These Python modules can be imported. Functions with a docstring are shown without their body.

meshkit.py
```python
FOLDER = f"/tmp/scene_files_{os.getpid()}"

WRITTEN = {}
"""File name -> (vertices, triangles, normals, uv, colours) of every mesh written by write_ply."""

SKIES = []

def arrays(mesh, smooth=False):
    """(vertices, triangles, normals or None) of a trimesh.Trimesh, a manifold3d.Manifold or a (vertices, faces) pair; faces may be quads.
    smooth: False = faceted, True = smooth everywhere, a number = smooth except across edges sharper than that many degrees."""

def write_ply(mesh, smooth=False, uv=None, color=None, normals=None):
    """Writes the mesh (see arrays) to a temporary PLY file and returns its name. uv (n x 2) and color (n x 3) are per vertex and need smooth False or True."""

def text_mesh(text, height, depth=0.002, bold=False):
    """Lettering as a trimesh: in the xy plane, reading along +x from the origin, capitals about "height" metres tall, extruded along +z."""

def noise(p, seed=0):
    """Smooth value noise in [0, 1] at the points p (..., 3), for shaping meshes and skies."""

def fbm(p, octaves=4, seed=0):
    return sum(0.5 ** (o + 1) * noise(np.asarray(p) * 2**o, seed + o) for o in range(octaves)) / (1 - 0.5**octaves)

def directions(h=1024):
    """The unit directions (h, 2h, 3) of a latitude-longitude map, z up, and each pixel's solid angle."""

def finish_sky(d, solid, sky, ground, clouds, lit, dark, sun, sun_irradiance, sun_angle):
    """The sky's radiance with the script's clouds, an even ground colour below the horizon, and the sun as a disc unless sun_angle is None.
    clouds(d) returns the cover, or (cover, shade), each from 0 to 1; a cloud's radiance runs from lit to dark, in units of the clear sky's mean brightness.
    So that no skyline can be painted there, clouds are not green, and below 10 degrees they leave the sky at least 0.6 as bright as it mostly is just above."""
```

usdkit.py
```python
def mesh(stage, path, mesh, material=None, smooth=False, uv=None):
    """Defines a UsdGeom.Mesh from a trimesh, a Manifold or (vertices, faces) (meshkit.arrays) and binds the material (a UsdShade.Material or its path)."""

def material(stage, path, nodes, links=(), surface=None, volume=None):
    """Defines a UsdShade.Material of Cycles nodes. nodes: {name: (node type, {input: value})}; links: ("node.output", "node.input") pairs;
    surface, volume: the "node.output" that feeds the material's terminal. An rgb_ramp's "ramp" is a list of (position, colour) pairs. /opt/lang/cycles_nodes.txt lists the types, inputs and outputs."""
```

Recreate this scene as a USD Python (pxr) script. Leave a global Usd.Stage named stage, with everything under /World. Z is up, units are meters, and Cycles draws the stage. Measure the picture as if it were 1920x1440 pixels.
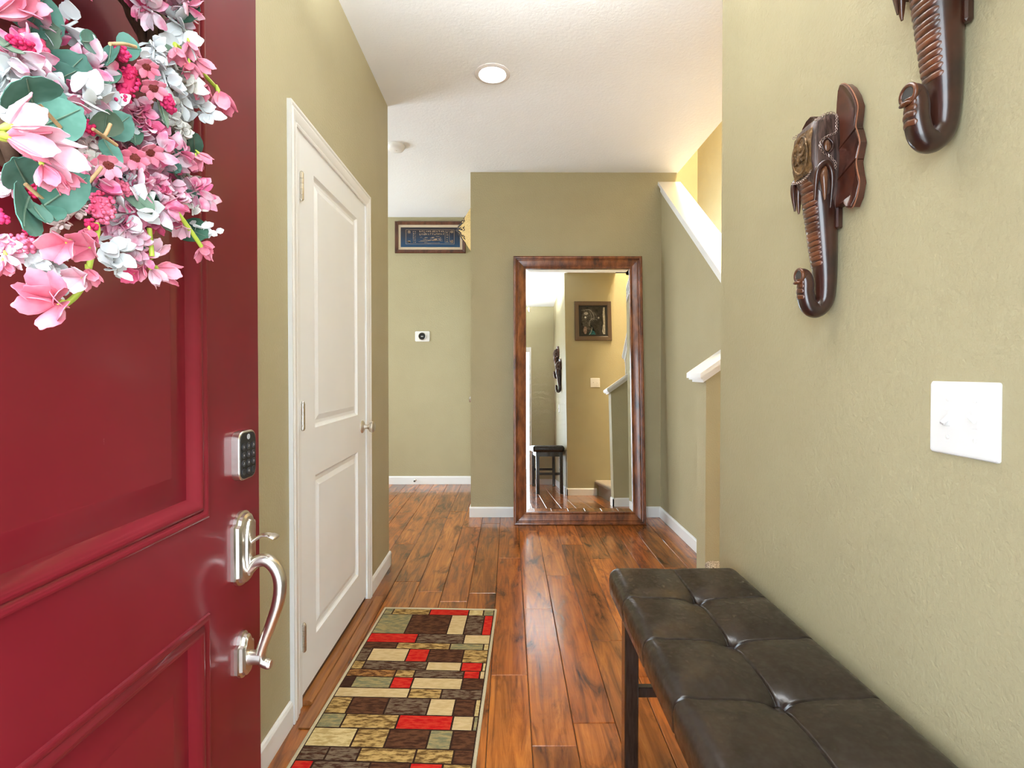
import math, random
import numpy as np
import trimesh
import meshkit, usdkit
from pxr import Usd, UsdGeom, UsdLux, UsdShade, Gf, Sdf, Vt

stage = Usd.Stage.CreateInMemory()
UsdGeom.SetStageUpAxis(stage, UsdGeom.Tokens.z)
UsdGeom.SetStageMetersPerUnit(stage, 1.0)
UsdGeom.Xform.Define(stage, '/World')
UsdGeom.Scope.Define(stage, '/World/Looks')
R = random.Random(7)
PI = math.pi

# ------------------------------------------------------------------ camera, sky, lights, exposure
F = 930.0                       # focal length in pixels of the 1920 wide picture
CAM = np.array([0.0, 0.0, 1.18])
PITCH, YAW = math.radians(-0.77), math.radians(-0.31)     # tilt down a little, turned right a little
PX, PY = 960.0, 707.5           # principal point
cam = UsdGeom.Camera.Define(stage, '/World/camera')
cam.CreateHorizontalApertureAttr(36.0)
cam.CreateVerticalApertureAttr(27.0)
cam.CreateFocalLengthAttr(F / 1920 * 36)
cam.CreateVerticalApertureOffsetAttr(-(720 - PY) / 1920 * 36)
cam.CreateClippingRangeAttr(Gf.Vec2f(0.02, 100))
cam.AddTranslateOp().Set(Gf.Vec3d(*CAM))
cam.AddRotateZOp().Set(math.degrees(YAW))
cam.AddRotateXOp().Set(90 + math.degrees(PITCH))
cam.CreateExposureAttr(0.76)

dome = UsdLux.DomeLight.Define(stage, '/World/sky')
dome.CreateIntensityAttr(2.2)
dome.CreateColorAttr(Gf.Vec3f(0.80, 0.91, 1.0))

def rect_light(name, loc, rot, w, h, inten, col):
    l = UsdLux.RectLight.Define(stage, '/World/' + name)
    l.CreateWidthAttr(w); l.CreateHeightAttr(h); l.CreateIntensityAttr(inten); l.CreateColorAttr(Gf.Vec3f(*col))
    l.AddTranslateOp().Set(Gf.Vec3d(*loc)); l.AddRotateXYZOp().Set(Gf.Vec3f(*rot))
    return l
rect_light('living_window_daylight', (-3.75, 4.1, 1.45), (0, -90, 0), 1.5, 1.5, 6.5, (0.88, 0.95, 1.0))
rect_light('stair_skylight', (1.85, 2.7, 5.3), (0, 0, 0), 0.8, 1.6, 75.0, (1.0, 0.79, 0.51))  # unseen warm area light added over the stairs; the ceiling has no skylight
LAMP = 13.0
ENTRY_LAMP, ENTRY_BULB = 6.0, 720.0

# ------------------------------------------------------------------ helpers
used = {}
def numbered(path):
    n = used.get(path, -1) + 1
    used[path] = n
    return path if n == 0 else '%s_%03d' % (path, n)

def say(p, label=None, cat=None, group=None, kind=None):
    for k, v in (('label', label), ('category', cat), ('group', group), ('kind', kind)):
        if v: p.SetCustomDataByKey(k, v)

LOC = {}
def thing(name, label, cat, loc=(0, 0, 0), rotz=0, group=None, kind=None, rotx=0):
    path = numbered('/World/' + name)
    x = UsdGeom.Xform.Define(stage, path)
    x.AddTranslateOp().Set(Gf.Vec3d(*map(float, loc)))
    x.AddRotateZOp().Set(float(rotz))
    if rotx: x.AddRotateXOp().Set(float(rotx))
    say(x.GetPrim(), label, cat, group, kind)
    LOC[path] = np.array(loc, float)
    return path

def part(parent, name, mesh, mat, smooth=False, world=False, label=None, kind=None):
    """one Mesh prim under a thing or a part; world: the mesh is in world coordinates, the thing's base is subtracted"""
    path = numbered(parent + '/' + name)
    v, f, n = None, None, None
    if world:
        top = '/'.join(path.split('/')[:3])
        v0, f0 = vf(mesh)
        mesh = (v0 - LOC[top], f0)
    m = usdkit.mesh(stage, path, mesh, mat, smooth)
    say(m.GetPrim(), label, None, None, kind)
    return path

def dup(src, loc, rotz=None, label=None):
    path = numbered(src)
    x = UsdGeom.Xform.Define(stage, path)
    p = x.GetPrim()
    p.GetReferences().AddInternalReference(src)
    p.SetInstanceable(True)
    p.GetAttribute('xformOp:translate').Set(Gf.Vec3d(*map(float, loc)))
    if rotz is not None: p.GetAttribute('xformOp:rotateZ').Set(float(rotz))
    s = stage.GetPrimAtPath(src)
    say(p, label or s.GetCustomDataByKey('label'), s.GetCustomDataByKey('category'), s.GetCustomDataByKey('group'), s.GetCustomDataByKey('kind'))
    LOC[path] = np.array(loc, float)
    return path

def vf(m):
    if hasattr(m, 'vertices'): return np.array(m.vertices, float), np.array(m.faces, int)
    v, f = np.asarray(m[0], float), np.asarray(m[1], int)
    if f.shape[1] == 4: f = np.vstack([f[:, [0, 1, 2]], f[:, [0, 2, 3]]])
    return v, f

def join(*ms):
    vs, fs, k = [], [], 0
    for m in ms:
        v, f = vf(m)
        vs.append(v); fs.append(f + k); k += len(v)
    return np.vstack(vs), np.vstack(fs)

def move(m, loc=(0, 0, 0), rot=None):
    v, f = vf(m)
    if rot is not None: v = v @ np.asarray(rot).T
    return v + np.asarray(loc), f

def box(x0, x1, y0, y1, z0, z1, c=0.0):
    x0, x1 = min(x0, x1), max(x0, x1); y0, y1 = min(y0, y1), max(y0, y1); z0, z1 = min(z0, z1), max(z0, z1)
    if c <= 0:
        v = [(x, y, z) for z in (z0, z1) for y in (y0, y1) for x in (x0, x1)]
        f = [(0, 2, 3, 1), (4, 5, 7, 6), (0, 1, 5, 4), (2, 6, 7, 3), (0, 4, 6, 2), (1, 3, 7, 5)]
        return vf((v, f))
    pts = []
    for z, a in ((z0, z0 + c), (z1, z1 - c)):
        for y, b in ((y0, y0 + c), (y1, y1 - c)):
            for x, d in ((x0, x0 + c), (x1, x1 - c)):
                pts += [(x, b, a), (d, y, a), (d, b, z)]
    h = trimesh.Trimesh(np.array(pts), process=False).convex_hull
    return vf(h)

def rects(*rs): return join(*[box(*r) for r in rs])

def tube(pts, rad, n=10, ref=None, caps=True, closed=False):
    """sweep; rad: numbers or (r1, r2) pairs, r1 along ref"""
    P = np.asarray(pts, float); m = len(P)
    if np.ndim(rad) == 0: rad = [rad] * m
    rad = np.array([(r, r) if np.ndim(r) == 0 else r for r in rad], float)
    T = np.roll(P, -1, 0) - np.roll(P, 1, 0)
    if not closed: T[0], T[-1] = P[1] - P[0], P[-1] - P[-2]
    T /= np.linalg.norm(T, axis=1, keepdims=True)
    a = np.array(ref if ref is not None else ([0, 0, 1] if abs(T[0][2]) < .9 else [1, 0, 0]), float)
    rings = []
    th = np.arange(n) * 2 * PI / n
    for i in range(m):
        u = a - T[i] * a.dot(T[i]); u /= np.linalg.norm(u)
        w = np.cross(T[i], u)
        if ref is None: a = u
        rings.append(P[i] + np.outer(np.cos(th) * rad[i, 0], u) + np.outer(np.sin(th) * rad[i, 1], w))
    return loft(rings, caps and not closed, closed)

def loft(rings, caps=True, closed=False):
    n, m = len(rings[0]), len(rings)
    v = np.vstack(rings); f = []
    for i in range(m if closed else m - 1):
        j = (i + 1) % m
        for k in range(n):
            q = (k + 1) % n
            f.append((i * n + k, i * n + q, j * n + q, j * n + k))
    v, f = vf((v, f))
    if caps:
        e = []
        for i in (0, m - 1):
            c = len(v); v = np.vstack([v, np.mean(rings[i], 0)])
            for k in range(n):
                q = (k + 1) % n
                e.append((c, i * n + q, i * n + k) if i == 0 else (c, i * n + k, i * n + q))
        f = np.vstack([f, e])
    return v, f

def lathe(prof, n=24, axis='z'):
    """prof: (r, z) from bottom to top"""
    th = np.arange(n) * 2 * PI / n
    rings = [np.stack([max(r, 1e-5) * np.cos(th), max(r, 1e-5) * np.sin(th), np.full(n, z)], 1) for r, z in prof]
    v, f = loft(rings, True)
    if axis == 'x': v = v[:, [2, 0, 1]]
    if axis == 'y': v = v[:, [1, 2, 0]]
    return v, f

def prism(poly, z0, z1):
    """extrude a 2-D outline along z"""
    from shapely.geometry import Polygon
    m = trimesh.creation.extrude_polygon(Polygon(poly), z1 - z0, engine='earcut')
    v, f = vf(m); v[:, 2] += z0
    return v, f

def ball(r, c=(0, 0, 0), s=(1, 1, 1), sub=2):
    m = trimesh.creation.icosphere(sub, r)
    return np.array(m.vertices) * np.array(s) + np.array(c), np.array(m.faces)

def basis(d, n):
    """rotation whose x axis is d and whose z axis is near n"""
    d = np.asarray(d, float); d = d / np.linalg.norm(d)
    n = np.asarray(n, float); n = n - d * n.dot(d); n = n / max(np.linalg.norm(n), 1e-9)
    return np.stack([d, np.cross(n, d), n], 1)

def bez(p, k=24):
    """smooth curve through points (Catmull-Rom)"""
    p = np.asarray(p, float); out = []
    q = np.vstack([2 * p[0] - p[1], p, 2 * p[-1] - p[-2]])
    for i in range(1, len(q) - 2):
        for t in np.linspace(0, 1, k, endpoint=False):
            out.append(.5 * (2 * q[i] + (q[i + 1] - q[i - 1]) * t + (2 * q[i - 1] - 5 * q[i] + 4 * q[i + 1] - q[i + 2]) * t * t + (3 * q[i] - q[i - 1] - 3 * q[i + 1] + q[i + 2]) * t ** 3))
    out.append(p[-1])
    return np.array(out)

RY = np.array([[math.cos(YAW), -math.sin(YAW), 0], [math.sin(YAW), math.cos(YAW), 0], [0, 0, 1]])
def ray(px, py):
    x, y = (px - PX) / F, (PY - py) / F
    c, s = math.cos(PITCH), math.sin(PITCH)
    return RY @ np.array([x, c - s * y, s + c * y])
def on_floor(px, py, z=0.0):
    r = ray(px, py); return CAM + r * ((z - CAM[2]) / r[2])
def on_x(px, py, x):
    r = ray(px, py); return CAM + r * ((x - CAM[0]) / r[0])

# ------------------------------------------------------------------ materials
L = '/World/Looks/'
def mat(name, nodes, links, surface='p.BSDF'):
    usdkit.material(stage, L + name, nodes, links, surface)
    return L + name

def plain(name, col, rough=.5, metal=0., coat=0., spec=.5, extra=None):
    d = dict(base_color=col, roughness=rough, metallic=metal, coat_weight=coat, coat_roughness=.1, specular_ior_level=spec)
    d.update(extra or {})
    return mat(name, {'p': ('principled_bsdf', d)}, [])

def mottled(name, c1, c2, scale=20., rough=.5, bump=0., bscale=None, stretch=(1, 1, 1), detail=4., lo=.35, hi=.65, coord='pos', metal=0., coat=0., spec=.5, dist=.002, mid=None):
    """two or three colours mixed by noise, with fine relief"""
    ramp = [(lo, c1), (hi, c2)] if mid is None else [(lo, c1), ((lo + hi) / 2, mid), (hi, c2)]
    nd = {'m': ('mapping', {'scale': stretch}), 'n': ('noise_texture', {'scale': scale, 'detail': detail, 'roughness': .6}),
          'r': ('rgb_ramp', {'ramp': ramp}), 'p': ('principled_bsdf', {'roughness': rough, 'metallic': metal, 'coat_weight': coat, 'coat_roughness': .12, 'specular_ior_level': spec})}
    lk = [('m.vector', 'n.vector'), ('n.fac', 'r.fac'), ('r.color', 'p.base_color')]
    if coord == 'pos': nd['g'] = ('geometry', {}); lk.append(('g.position', 'm.vector'))
    else: nd['g'] = ('texture_coordinate', {}); lk.append(('g.object', 'm.vector'))
    if bump:
        nd['b'] = ('noise_texture', {'scale': bscale or scale, 'detail': 3.})
        nd['bu'] = ('bump', {'strength': bump, 'distance': dist})
        lk += [('m.vector', 'b.vector'), ('b.fac', 'bu.height'), ('bu.normal', 'p.normal')]
    return mat(name, nd, lk)

paint = mottled('wall_paint', (.415, .364, .222), (.435, .384, .235), 3., .55, .4, 115., dist=.004, spec=.3)
ceil_m = mottled('ceiling_paint', (.87, .885, .90), (.885, .90, .915), 2., .8, .35, 70., dist=.004, spec=.2)
white = plain('white_trim', (.84, .84, .83), .35)
white_door = mottled('white_door_paint', (.86, .875, .88), (.88, .895, .90), 4., .4, .12, 220., dist=.001)
plastic = plain('white_plastic', (.82, .81, .79), .3)
slot_m = plain('near_black', (.05, .045, .04), .8)  # flat near-black for floor underlay, mirror backing, rubber tip and nostril
def red_paint():
    nd = {'g': ('geometry', {}), 'n': ('noise_texture', {'scale': 2.5, 'detail': 4.}), 'r': ('rgb_ramp', {'ramp': [(.35, (.125, .0065, .011)), (.65, (.155, .009, .016))]}),
          'm': ('mapping', {'scale': (60., 60., 18.)}), 'v': ('noise_texture', {'scale': 1., 'detail': 5., 'roughness': .75}), 'q': ('map_range', {'from_min': .735, 'from_max': .80, 'to_min': 0., 'to_max': .7, 'clamp': True}),
          'mx': ('mix', {'color2': (.5, .28, .28)}), 'n3': ('noise_texture', {'scale': 3., 'detail': 5.}), 'q3': ('map_range', {'from_min': .35, 'from_max': .7, 'to_min': .38, 'to_max': .5}),
          'p': ('principled_bsdf', {'coat_weight': .45, 'coat_roughness': .15, 'specular_ior_level': .10})}
    lk = [('g.position', 'n.vector'), ('n.fac', 'r.fac'), ('g.position', 'm.vector'), ('m.vector', 'v.vector'), ('v.fac', 'q.value'), ('q.result', 'mx.fac'), ('r.color', 'mx.color1'), ('mx.color', 'p.base_color'),
          ('g.position', 'n3.vector'), ('n3.fac', 'q3.value'), ('q3.result', 'p.roughness')]
    return mat('red_door_paint', nd, lk)
red = red_paint()
nickel = mottled('satin_nickel', (.66, .62, .56), (.72, .68, .62), 60., .27, 0, metal=1.)
black_gl = plain('black_keypad', (.012, .012, .014), .22)
key_m = plain('black_button', (.02, .02, .023), .35)
mark_m = plain('grey_marking', (.35, .35, .36), .4)
black_wood = mottled('espresso_wood', (.010, .007, .006), (.022, .014, .011), 18., .25, .1, 60., stretch=(8, 8, 1), coat=1.)

def leather():
    nd = {'g': ('texture_coordinate', {}), 'n': ('noise_texture', {'scale': 9., 'detail': 6., 'roughness': .7}),
          'r': ('rgb_ramp', {'ramp': [(.3, (.012, .0068, .0045)), (.75, (.024, .0135, .0085))]}),
          'v': ('voronoi_texture', {'scale': 380.}), 'n2': ('noise_texture', {'scale': 55., 'detail': 5.}),
          'a': ('math', {'math_type': 'multiply_add', 'value2': .35}), 'bu': ('bump', {'strength': .05, 'distance': .0015}),
          'q': ('map_range', {'from_min': .3, 'from_max': .7, 'to_min': .22, 'to_max': .32}),
          'p': ('principled_bsdf', {'specular_ior_level': .6})}
    lk = [('g.object', 'n.vector'), ('g.object', 'v.vector'), ('g.object', 'n2.vector'), ('n.fac', 'r.fac'), ('r.color', 'p.base_color'), ('v.distance', 'a.value1'), ('n2.fac', 'a.value3'),
          ('a.value', 'bu.height'), ('bu.normal', 'p.normal'), ('n2.fac', 'q.value'), ('q.result', 'p.roughness')]
    return mat('dark_leather', nd, lk)
leather_m = leather()

def wood_floor(k):
    tone = [(.95, .95, .95), (1.15, 1.1, 1.0), (.72, .68, .62), (1.05, .92, .82), (.85, .88, .9), (1.25, 1.25, 1.15)][k]
    c = lambda r, g, b: (r * tone[0], g * tone[1], b * tone[2])
    nd = {'g': ('geometry', {}), 'oi': ('object_info', {}), 'ov': ('vector_math', {'math_type': 'scale', 'vector1': (37., 11., 5.)}),
          'ad': ('vector_math', {'math_type': 'add'}),
          'm': ('mapping', {'scale': (24., 2.1, 24.)}), 'n': ('noise_texture', {'scale': 1., 'detail': 8., 'roughness': .64, 'distortion': 1.5}),
          'm2': ('mapping', {'scale': (12., 4.2, 12.)}), 'n2': ('noise_texture', {'scale': 1., 'detail': 5., 'roughness': .62, 'distortion': .6}),
          'r': ('rgb_ramp', {'ramp': [(.26, c(.075, .020, .004)), (.40, c(.20, .056, .010)), (.56, c(.34, .106, .018)), (.76, c(.47, .175, .036))]}),
          'r2': ('rgb_ramp', {'ramp': [(.30, (.12, .08, .07)), (.38, (.62, .56, .50)), (.46, (.97, .97, .97)), (.72, (1.2, 1.15, 1.05))]}),
          'mx': ('mix', {'mix_type': 'multiply', 'fac': .9}),
          'm3': ('mapping', {'scale': (5., 30., 5.)}), 'n3': ('noise_texture', {'scale': 1., 'detail': 2.}),
          'm4': ('mapping', {'scale': (70., 4., 70.)}), 'n4': ('noise_texture', {'scale': 1., 'detail': 3.}),
          'ma': ('math', {'math_type': 'multiply_add', 'value2': .35}), 'bu': ('bump', {'strength': .22, 'distance': .004}),
          'p': ('principled_bsdf', {'roughness': .24, 'specular_ior_level': .55, 'coat_weight': .5, 'coat_roughness': .07})}
    lk = [('oi.random', 'ov.scale'), ('g.position', 'ad.vector1'), ('ov.vector', 'ad.vector2')]
    for a, b in (('m', 'n'), ('m2', 'n2'), ('m3', 'n3'), ('m4', 'n4')):
        lk += [('ad.vector', a + '.vector'), (a + '.vector', b + '.vector')]
    lk += [('n.fac', 'r.fac'), ('n2.fac', 'r2.fac'), ('r.color', 'mx.color1'), ('r2.color', 'mx.color2'), ('mx.color', 'p.base_color'),
           ('n4.fac', 'ma.value1'), ('n3.fac', 'ma.value3'), ('ma.value', 'bu.height'), ('bu.normal', 'p.normal')]
    return mat('plank_wood_%d' % k, nd, lk)
floor_ms = [wood_floor(k) for k in range(6)]
thresh_m = mottled('threshold_wood', (.17, .055, .013), (.34, .13, .035), 1., .3, .1, 40., stretch=(40, 2.5, 40), coat=.3)
gap_shade_m = mottled('gap_shade', (.035, .014, .006), (.07, .025, .008), 1., .4, 0, stretch=(40, 2.5, 40))  # dark colour standing in for shade under the closet door
def frame_wood(name, dark, midc, lite, rough=.33):
    return mottled(name, dark, lite, 1., rough, .15, 8., stretch=(22, 22, 7), detail=6., lo=.3, hi=.7, coord='obj', coat=.4, mid=midc, dist=.001)
mirror_wood = frame_wood('mirror_frame_wood', (.035, .010, .004), (.18, .05, .014), (.32, .11, .032))
art_frame = frame_wood('picture_frame_wood', (.045, .014, .007), (.11, .035, .016), (.17, .06, .03))
brown_frame = plain('brown_frame', (.10, .062, .038), .35)
mask_wood = mottled('carved_wood', (.017, .006, .005), (.060, .017, .009), 12., .3, .25, 60., coord='obj', coat=.5, detail=5., dist=.001)
mask_ear = mottled('carved_ear_wood', (.028, .008, .006), (.095, .024, .011), 14., .34, .2, 50., coord='obj', coat=.5, detail=5., dist=.001)
mask_ridge = mottled('carved_ridge_wood', (.05, .015, .006), (.15, .045, .016), 25., .35, .2, 80., coord='obj', coat=.4, dist=.001)
mask_edge = plain('worn_edge_wood', (.33, .13, .07), .35)
brass = mottled('antique_brass', (.055, .030, .012), (.24, .13, .05), 60., .40, .9, 120., coord='obj', metal=.45, dist=.003)
cloth_m = mottled('ribbed_cloth', (.022, .011, .008), (.13, .075, .06), 1., .4, .5, 1., stretch=(160, 260, 10), coord='obj', dist=.002)
braid_m = plain('copper_braid', (.55, .42, .36), .3, .8)
horn_m = mottled('carved_tusk', (.06, .02, .01), (.20, .08, .035), 18., .3, 0, coord='obj', coat=.5)
carpet_m = mottled('stair_carpet', (.13, .09, .06), (.62, .54, .44), 190., .95, 1., 190., detail=3., lo=.4, hi=.6, dist=.01, spec=.1)
concrete = mottled('porch_concrete', (.45, .44, .42), (.52, .51, .49), 6., .9)
mirror_m = None
def mirror_glass():
    nd = {'g': ('texture_coordinate', {}), 'm': ('mapping', {'scale': (1.2, 1, 2.2)}), 'w': ('wave_texture', {'wave_type': 'rings', 'scale': 2.2, 'distortion': 14., 'detail': 3., 'detail_scale': 1.2}),
          'n': ('noise_texture', {'scale': 2.3, 'detail': 2.}), 'wr': ('map_range', {'from_min': .55, 'from_max': 1., 'to_min': 0., 'to_max': 1., 'clamp': True}),
          'gd': ('vector_math', {'math_type': 'distance', 'vector2': (-.33, 0., .95)}), 'dr': ('map_range', {'from_min': .12, 'from_max': .36, 'to_min': 1., 'to_max': 0., 'clamp': True}),
          'mu': ('math', {'math_type': 'multiply'}), 'mu2': ('math', {'math_type': 'multiply', 'value2': .05}),
          'gl': ('glossy_bsdf', {'color': (.90, .92, .91), 'roughness': 0.}), 'df': ('diffuse_bsdf', {'color': (.8, .82, .82)}), 'mix': ('mix_closure', {})}
    lk = [('g.object', 'm.vector'), ('m.vector', 'w.vector'), ('w.fac', 'wr.value'), ('g.object', 'gd.vector1'), ('gd.value', 'dr.value'), ('wr.result', 'mu.value1'), ('dr.result', 'mu.value2'),
          ('mu.value', 'mu2.value1'), ('mu2.value', 'mix.fac'), ('gl.BSDF', 'mix.closure1'), ('df.BSDF', 'mix.closure2')]
    return mat('mirror_glass', nd, lk, 'mix.closure')
mirror_m = mirror_glass()
bevel_m = mat('mirror_bevel', {'gl': ('glossy_bsdf', {'color': (.9, .93, .91), 'roughness': 0.})}, [], 'gl.BSDF')
entry_bulb_m = mat('entry_bulb', {'e': ('emission', {'color': (.92, .965, 1.), 'strength': ENTRY_BULB})}, [], 'e.emission')
entry_lamp_m = mat('entry_lamp_glass', {'e': ('emission', {'color': (1., .945, .86), 'strength': ENTRY_LAMP})}, [], 'e.emission')
lamp_m = mat('lamp_lens', {'e': ('emission', {'color': (1., .98, .93), 'strength': LAMP})}, [], 'e.emission')

def petal_mat(name, base, tip, trans=.3, rough=.55):
    """cloth petals: a little light passes through"""
    nd = {'g': ('geometry', {}), 'n': ('noise_texture', {'scale': 45., 'detail': 3.}), 'r': ('rgb_ramp', {'ramp': [(.38, base), (.62, tip)]}),
          'p': ('principled_bsdf', {'roughness': rough, 'specular_ior_level': .25}), 't': ('translucent_bsdf', {}), 'mx': ('mix_closure', {'fac': trans})}
    lk = [('g.position', 'n.vector'), ('n.fac', 'r.fac'), ('r.color', 'p.base_color'), ('r.color', 't.color'), ('p.BSDF', 'mx.closure1'), ('t.BSDF', 'mx.closure2')]
    return mat(name, nd, lk, 'mx.closure')
leaf_ms = [petal_mat('eucalyptus_leaf', (.065, .17, .12), (.12, .26, .20), .12), petal_mat('eucalyptus_leaf_dark', (.035, .10, .06), (.07, .16, .105), .10), petal_mat('eucalyptus_leaf_grey', (.10, .17, .11), (.18, .26, .18), .12)]
pink_ms = [petal_mat('pink_petal', (.74, .19, .27), (.80, .34, .41), .2), petal_mat('pale_pink_petal', (.76, .36, .43), (.80, .58, .63), .2), petal_mat('rose_petal', (.66, .07, .17), (.74, .18, .29), .2), petal_mat('hyacinth_petal', (.72, .13, .26), (.82, .68, .72), .2)]
white_m = petal_mat('white_petal', (.66, .67, .66), (.76, .77, .76), .2)
cream_m = petal_mat('cream_petal', (.60, .56, .48), (.70, .67, .60), .2)
hot_m = petal_mat('hot_pink_bloom', (.45, .008, .055), (.68, .04, .15), .1)
coral_m = petal_mat('bright_pink_bloom', (.60, .05, .12), (.76, .19, .29), .1)
beige_m = petal_mat('dried_spike', (.50, .36, .32), (.70, .56, .52), .15)
daisy_c = plain('brown_flower_centre', (.16, .022, .012), .8)
stem_m = plain('green_stem', (.42, .52, .06), .5)
twig_m = mottled('tan_twig', (.30, .17, .07), (.52, .33, .16), 40., .7)
vine_m = mottled('brown_vine', (.06, .03, .016), (.14, .08, .045), 30., .8, .4, 60.)

# ------------------------------------------------------------------ room shell
ZC = 2.765                       # ceiling height
XL, XR = -.73, .70               # left wall, right wall near the entry
YM, YB = 3.985, 5.15             # wall behind the mirror, far wall of the passage
YF = .08                         # inner face of the entry wall
Y1 = 1.64                        # end of the right wall
XN = 1.22                        # wall of the niche right of the mirror
KX, KY0, KY1 = 1.03, 2.59, 2.71  # knee wall beside the first stair
BH, BT = .083, .012              # baseboard

def setting(name, mesh, m, label, cat, smooth=False):
    path = numbered('/World/' + name)
    p = usdkit.mesh(stage, path, mesh, m, smooth)
    say(p.GetPrim(), label, cat, None, 'structure')
    return path

# floor: bevelled planks laid along the hall on a dark underlay
fl = thing('floor', 'glossy reddish brown plank floor with dark knots running the length of the hall', 'floor', kind='structure')
part(fl, 'underlay', box(-3.7, 2.4, -.06, 5.25, -.06, -.008), slot_m)
def plank(x0, x1, y0, y1, z):
    c, g = .0022, .0009
    a = [(x0 + g, y0 + g), (x1 - g, y0 + g), (x1 - g, y1 - g), (x0 + g, y1 - g)]
    b = [(x0 + g + c, y0 + g + c), (x1 - g - c, y0 + g + c), (x1 - g - c, y1 - g - c), (x0 + g + c, y1 - g - c)]
    v = [(*p, -.009) for p in a] + [(*p, z - .0022) for p in a] + [(*p, z) for p in b]
    f = [(8, 9, 10, 11)] + [(i, (i + 1) % 4, 4 + (i + 1) % 4, 4 + i) for i in range(4)] + [(4 + i, 4 + (i + 1) % 4, 8 + (i + 1) % 4, 8 + i) for i in range(4)]
    return vf((v, f))
PW = .1425
k0 = -17
for k in range(k0, 9):
    x0 = .071 + PW * k
    y = -.06 - R.uniform(0, 1.15)
    far_side = x0 + PW < -.72
    while y < 5.2:
        ln = R.choice((.9, 1.2, 1.2, 1.2, 1.5))
        a, b = max(y, 2.95 if far_side else -.06), min(y + ln, 5.2)
        if b - a > .03 and not (x0 > 1.30):
            part(fl, 'plank', plank(x0, x0 + PW, a, b, R.uniform(-.0003, .0003)), R.choice(floor_ms))
        y += ln
part(fl, 'plank', plank(-3.7, .071 + PW * k0, 2.95, 5.2, 0), floor_ms[0])

setting('ceiling', join(box(-3.7, 1.35, -.06, 5.3, ZC, ZC + .12), box(1.35, 2.42, -.06, 1.64, ZC, ZC + .12)), ceil_m, 'white textured ceiling over the entry hall', 'ceiling')
setting('wall_left', rects((XL - .12, XL, YF, 1.72, 0, ZC), (XL - .12, XL, 2.53, 3.0, 0, ZC), (XL - .12, XL, 1.72, 2.53, 2.032, ZC), (-3.7, XL - .12, 2.88, 3.0, 0, ZC)), paint, 'beige green textured wall holding the white closet door', 'wall')
setting('wall_right', rects((XR, 2.42, 1.52, Y1, 0, 5.5), (XR, XR + .12, YF, 1.52, 0, ZC)), paint, 'beige textured wall with the carved elephant heads and the light switch', 'wall')
setting('wall_front', rects((XL - .12, -.53, -.06, YF, 0, ZC), (.27, XR + .12, -.06, YF, 0, ZC), (-.53, .27, -.06, YF, 2.05, ZC)), paint, 'entry wall around the front door opening, seen in the mirror', 'wall')
setting('wall_back', rects((-.31, XN + .12, YM, YM + .12, 0, ZC), (-.31, -.19, YM + .12, 4.16, 0, ZC), (-.31, -.19, 4.94, YB, 0, ZC), (-.31, -.19, 4.16, 4.94, 2.04, ZC)), paint, 'sage beige wall behind the leaning mirror', 'wall')
setting('wall_alcove', rects((-3.7, -.19, YB, YB + .12, 0, ZC)), paint, 'beige wall at the far end of the passage with the thermostat', 'wall')
setting('wall_living', rects((-3.7, -3.58, 2.88, 3.35, 0, ZC), (-3.7, -3.58, 4.85, YB, 0, ZC), (-3.7, -3.58, 3.35, 4.85, 0, .7), (-3.7, -3.58, 3.35, 4.85, 2.2, ZC)), paint, 'wall with the window of the side room', 'wall')
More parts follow.
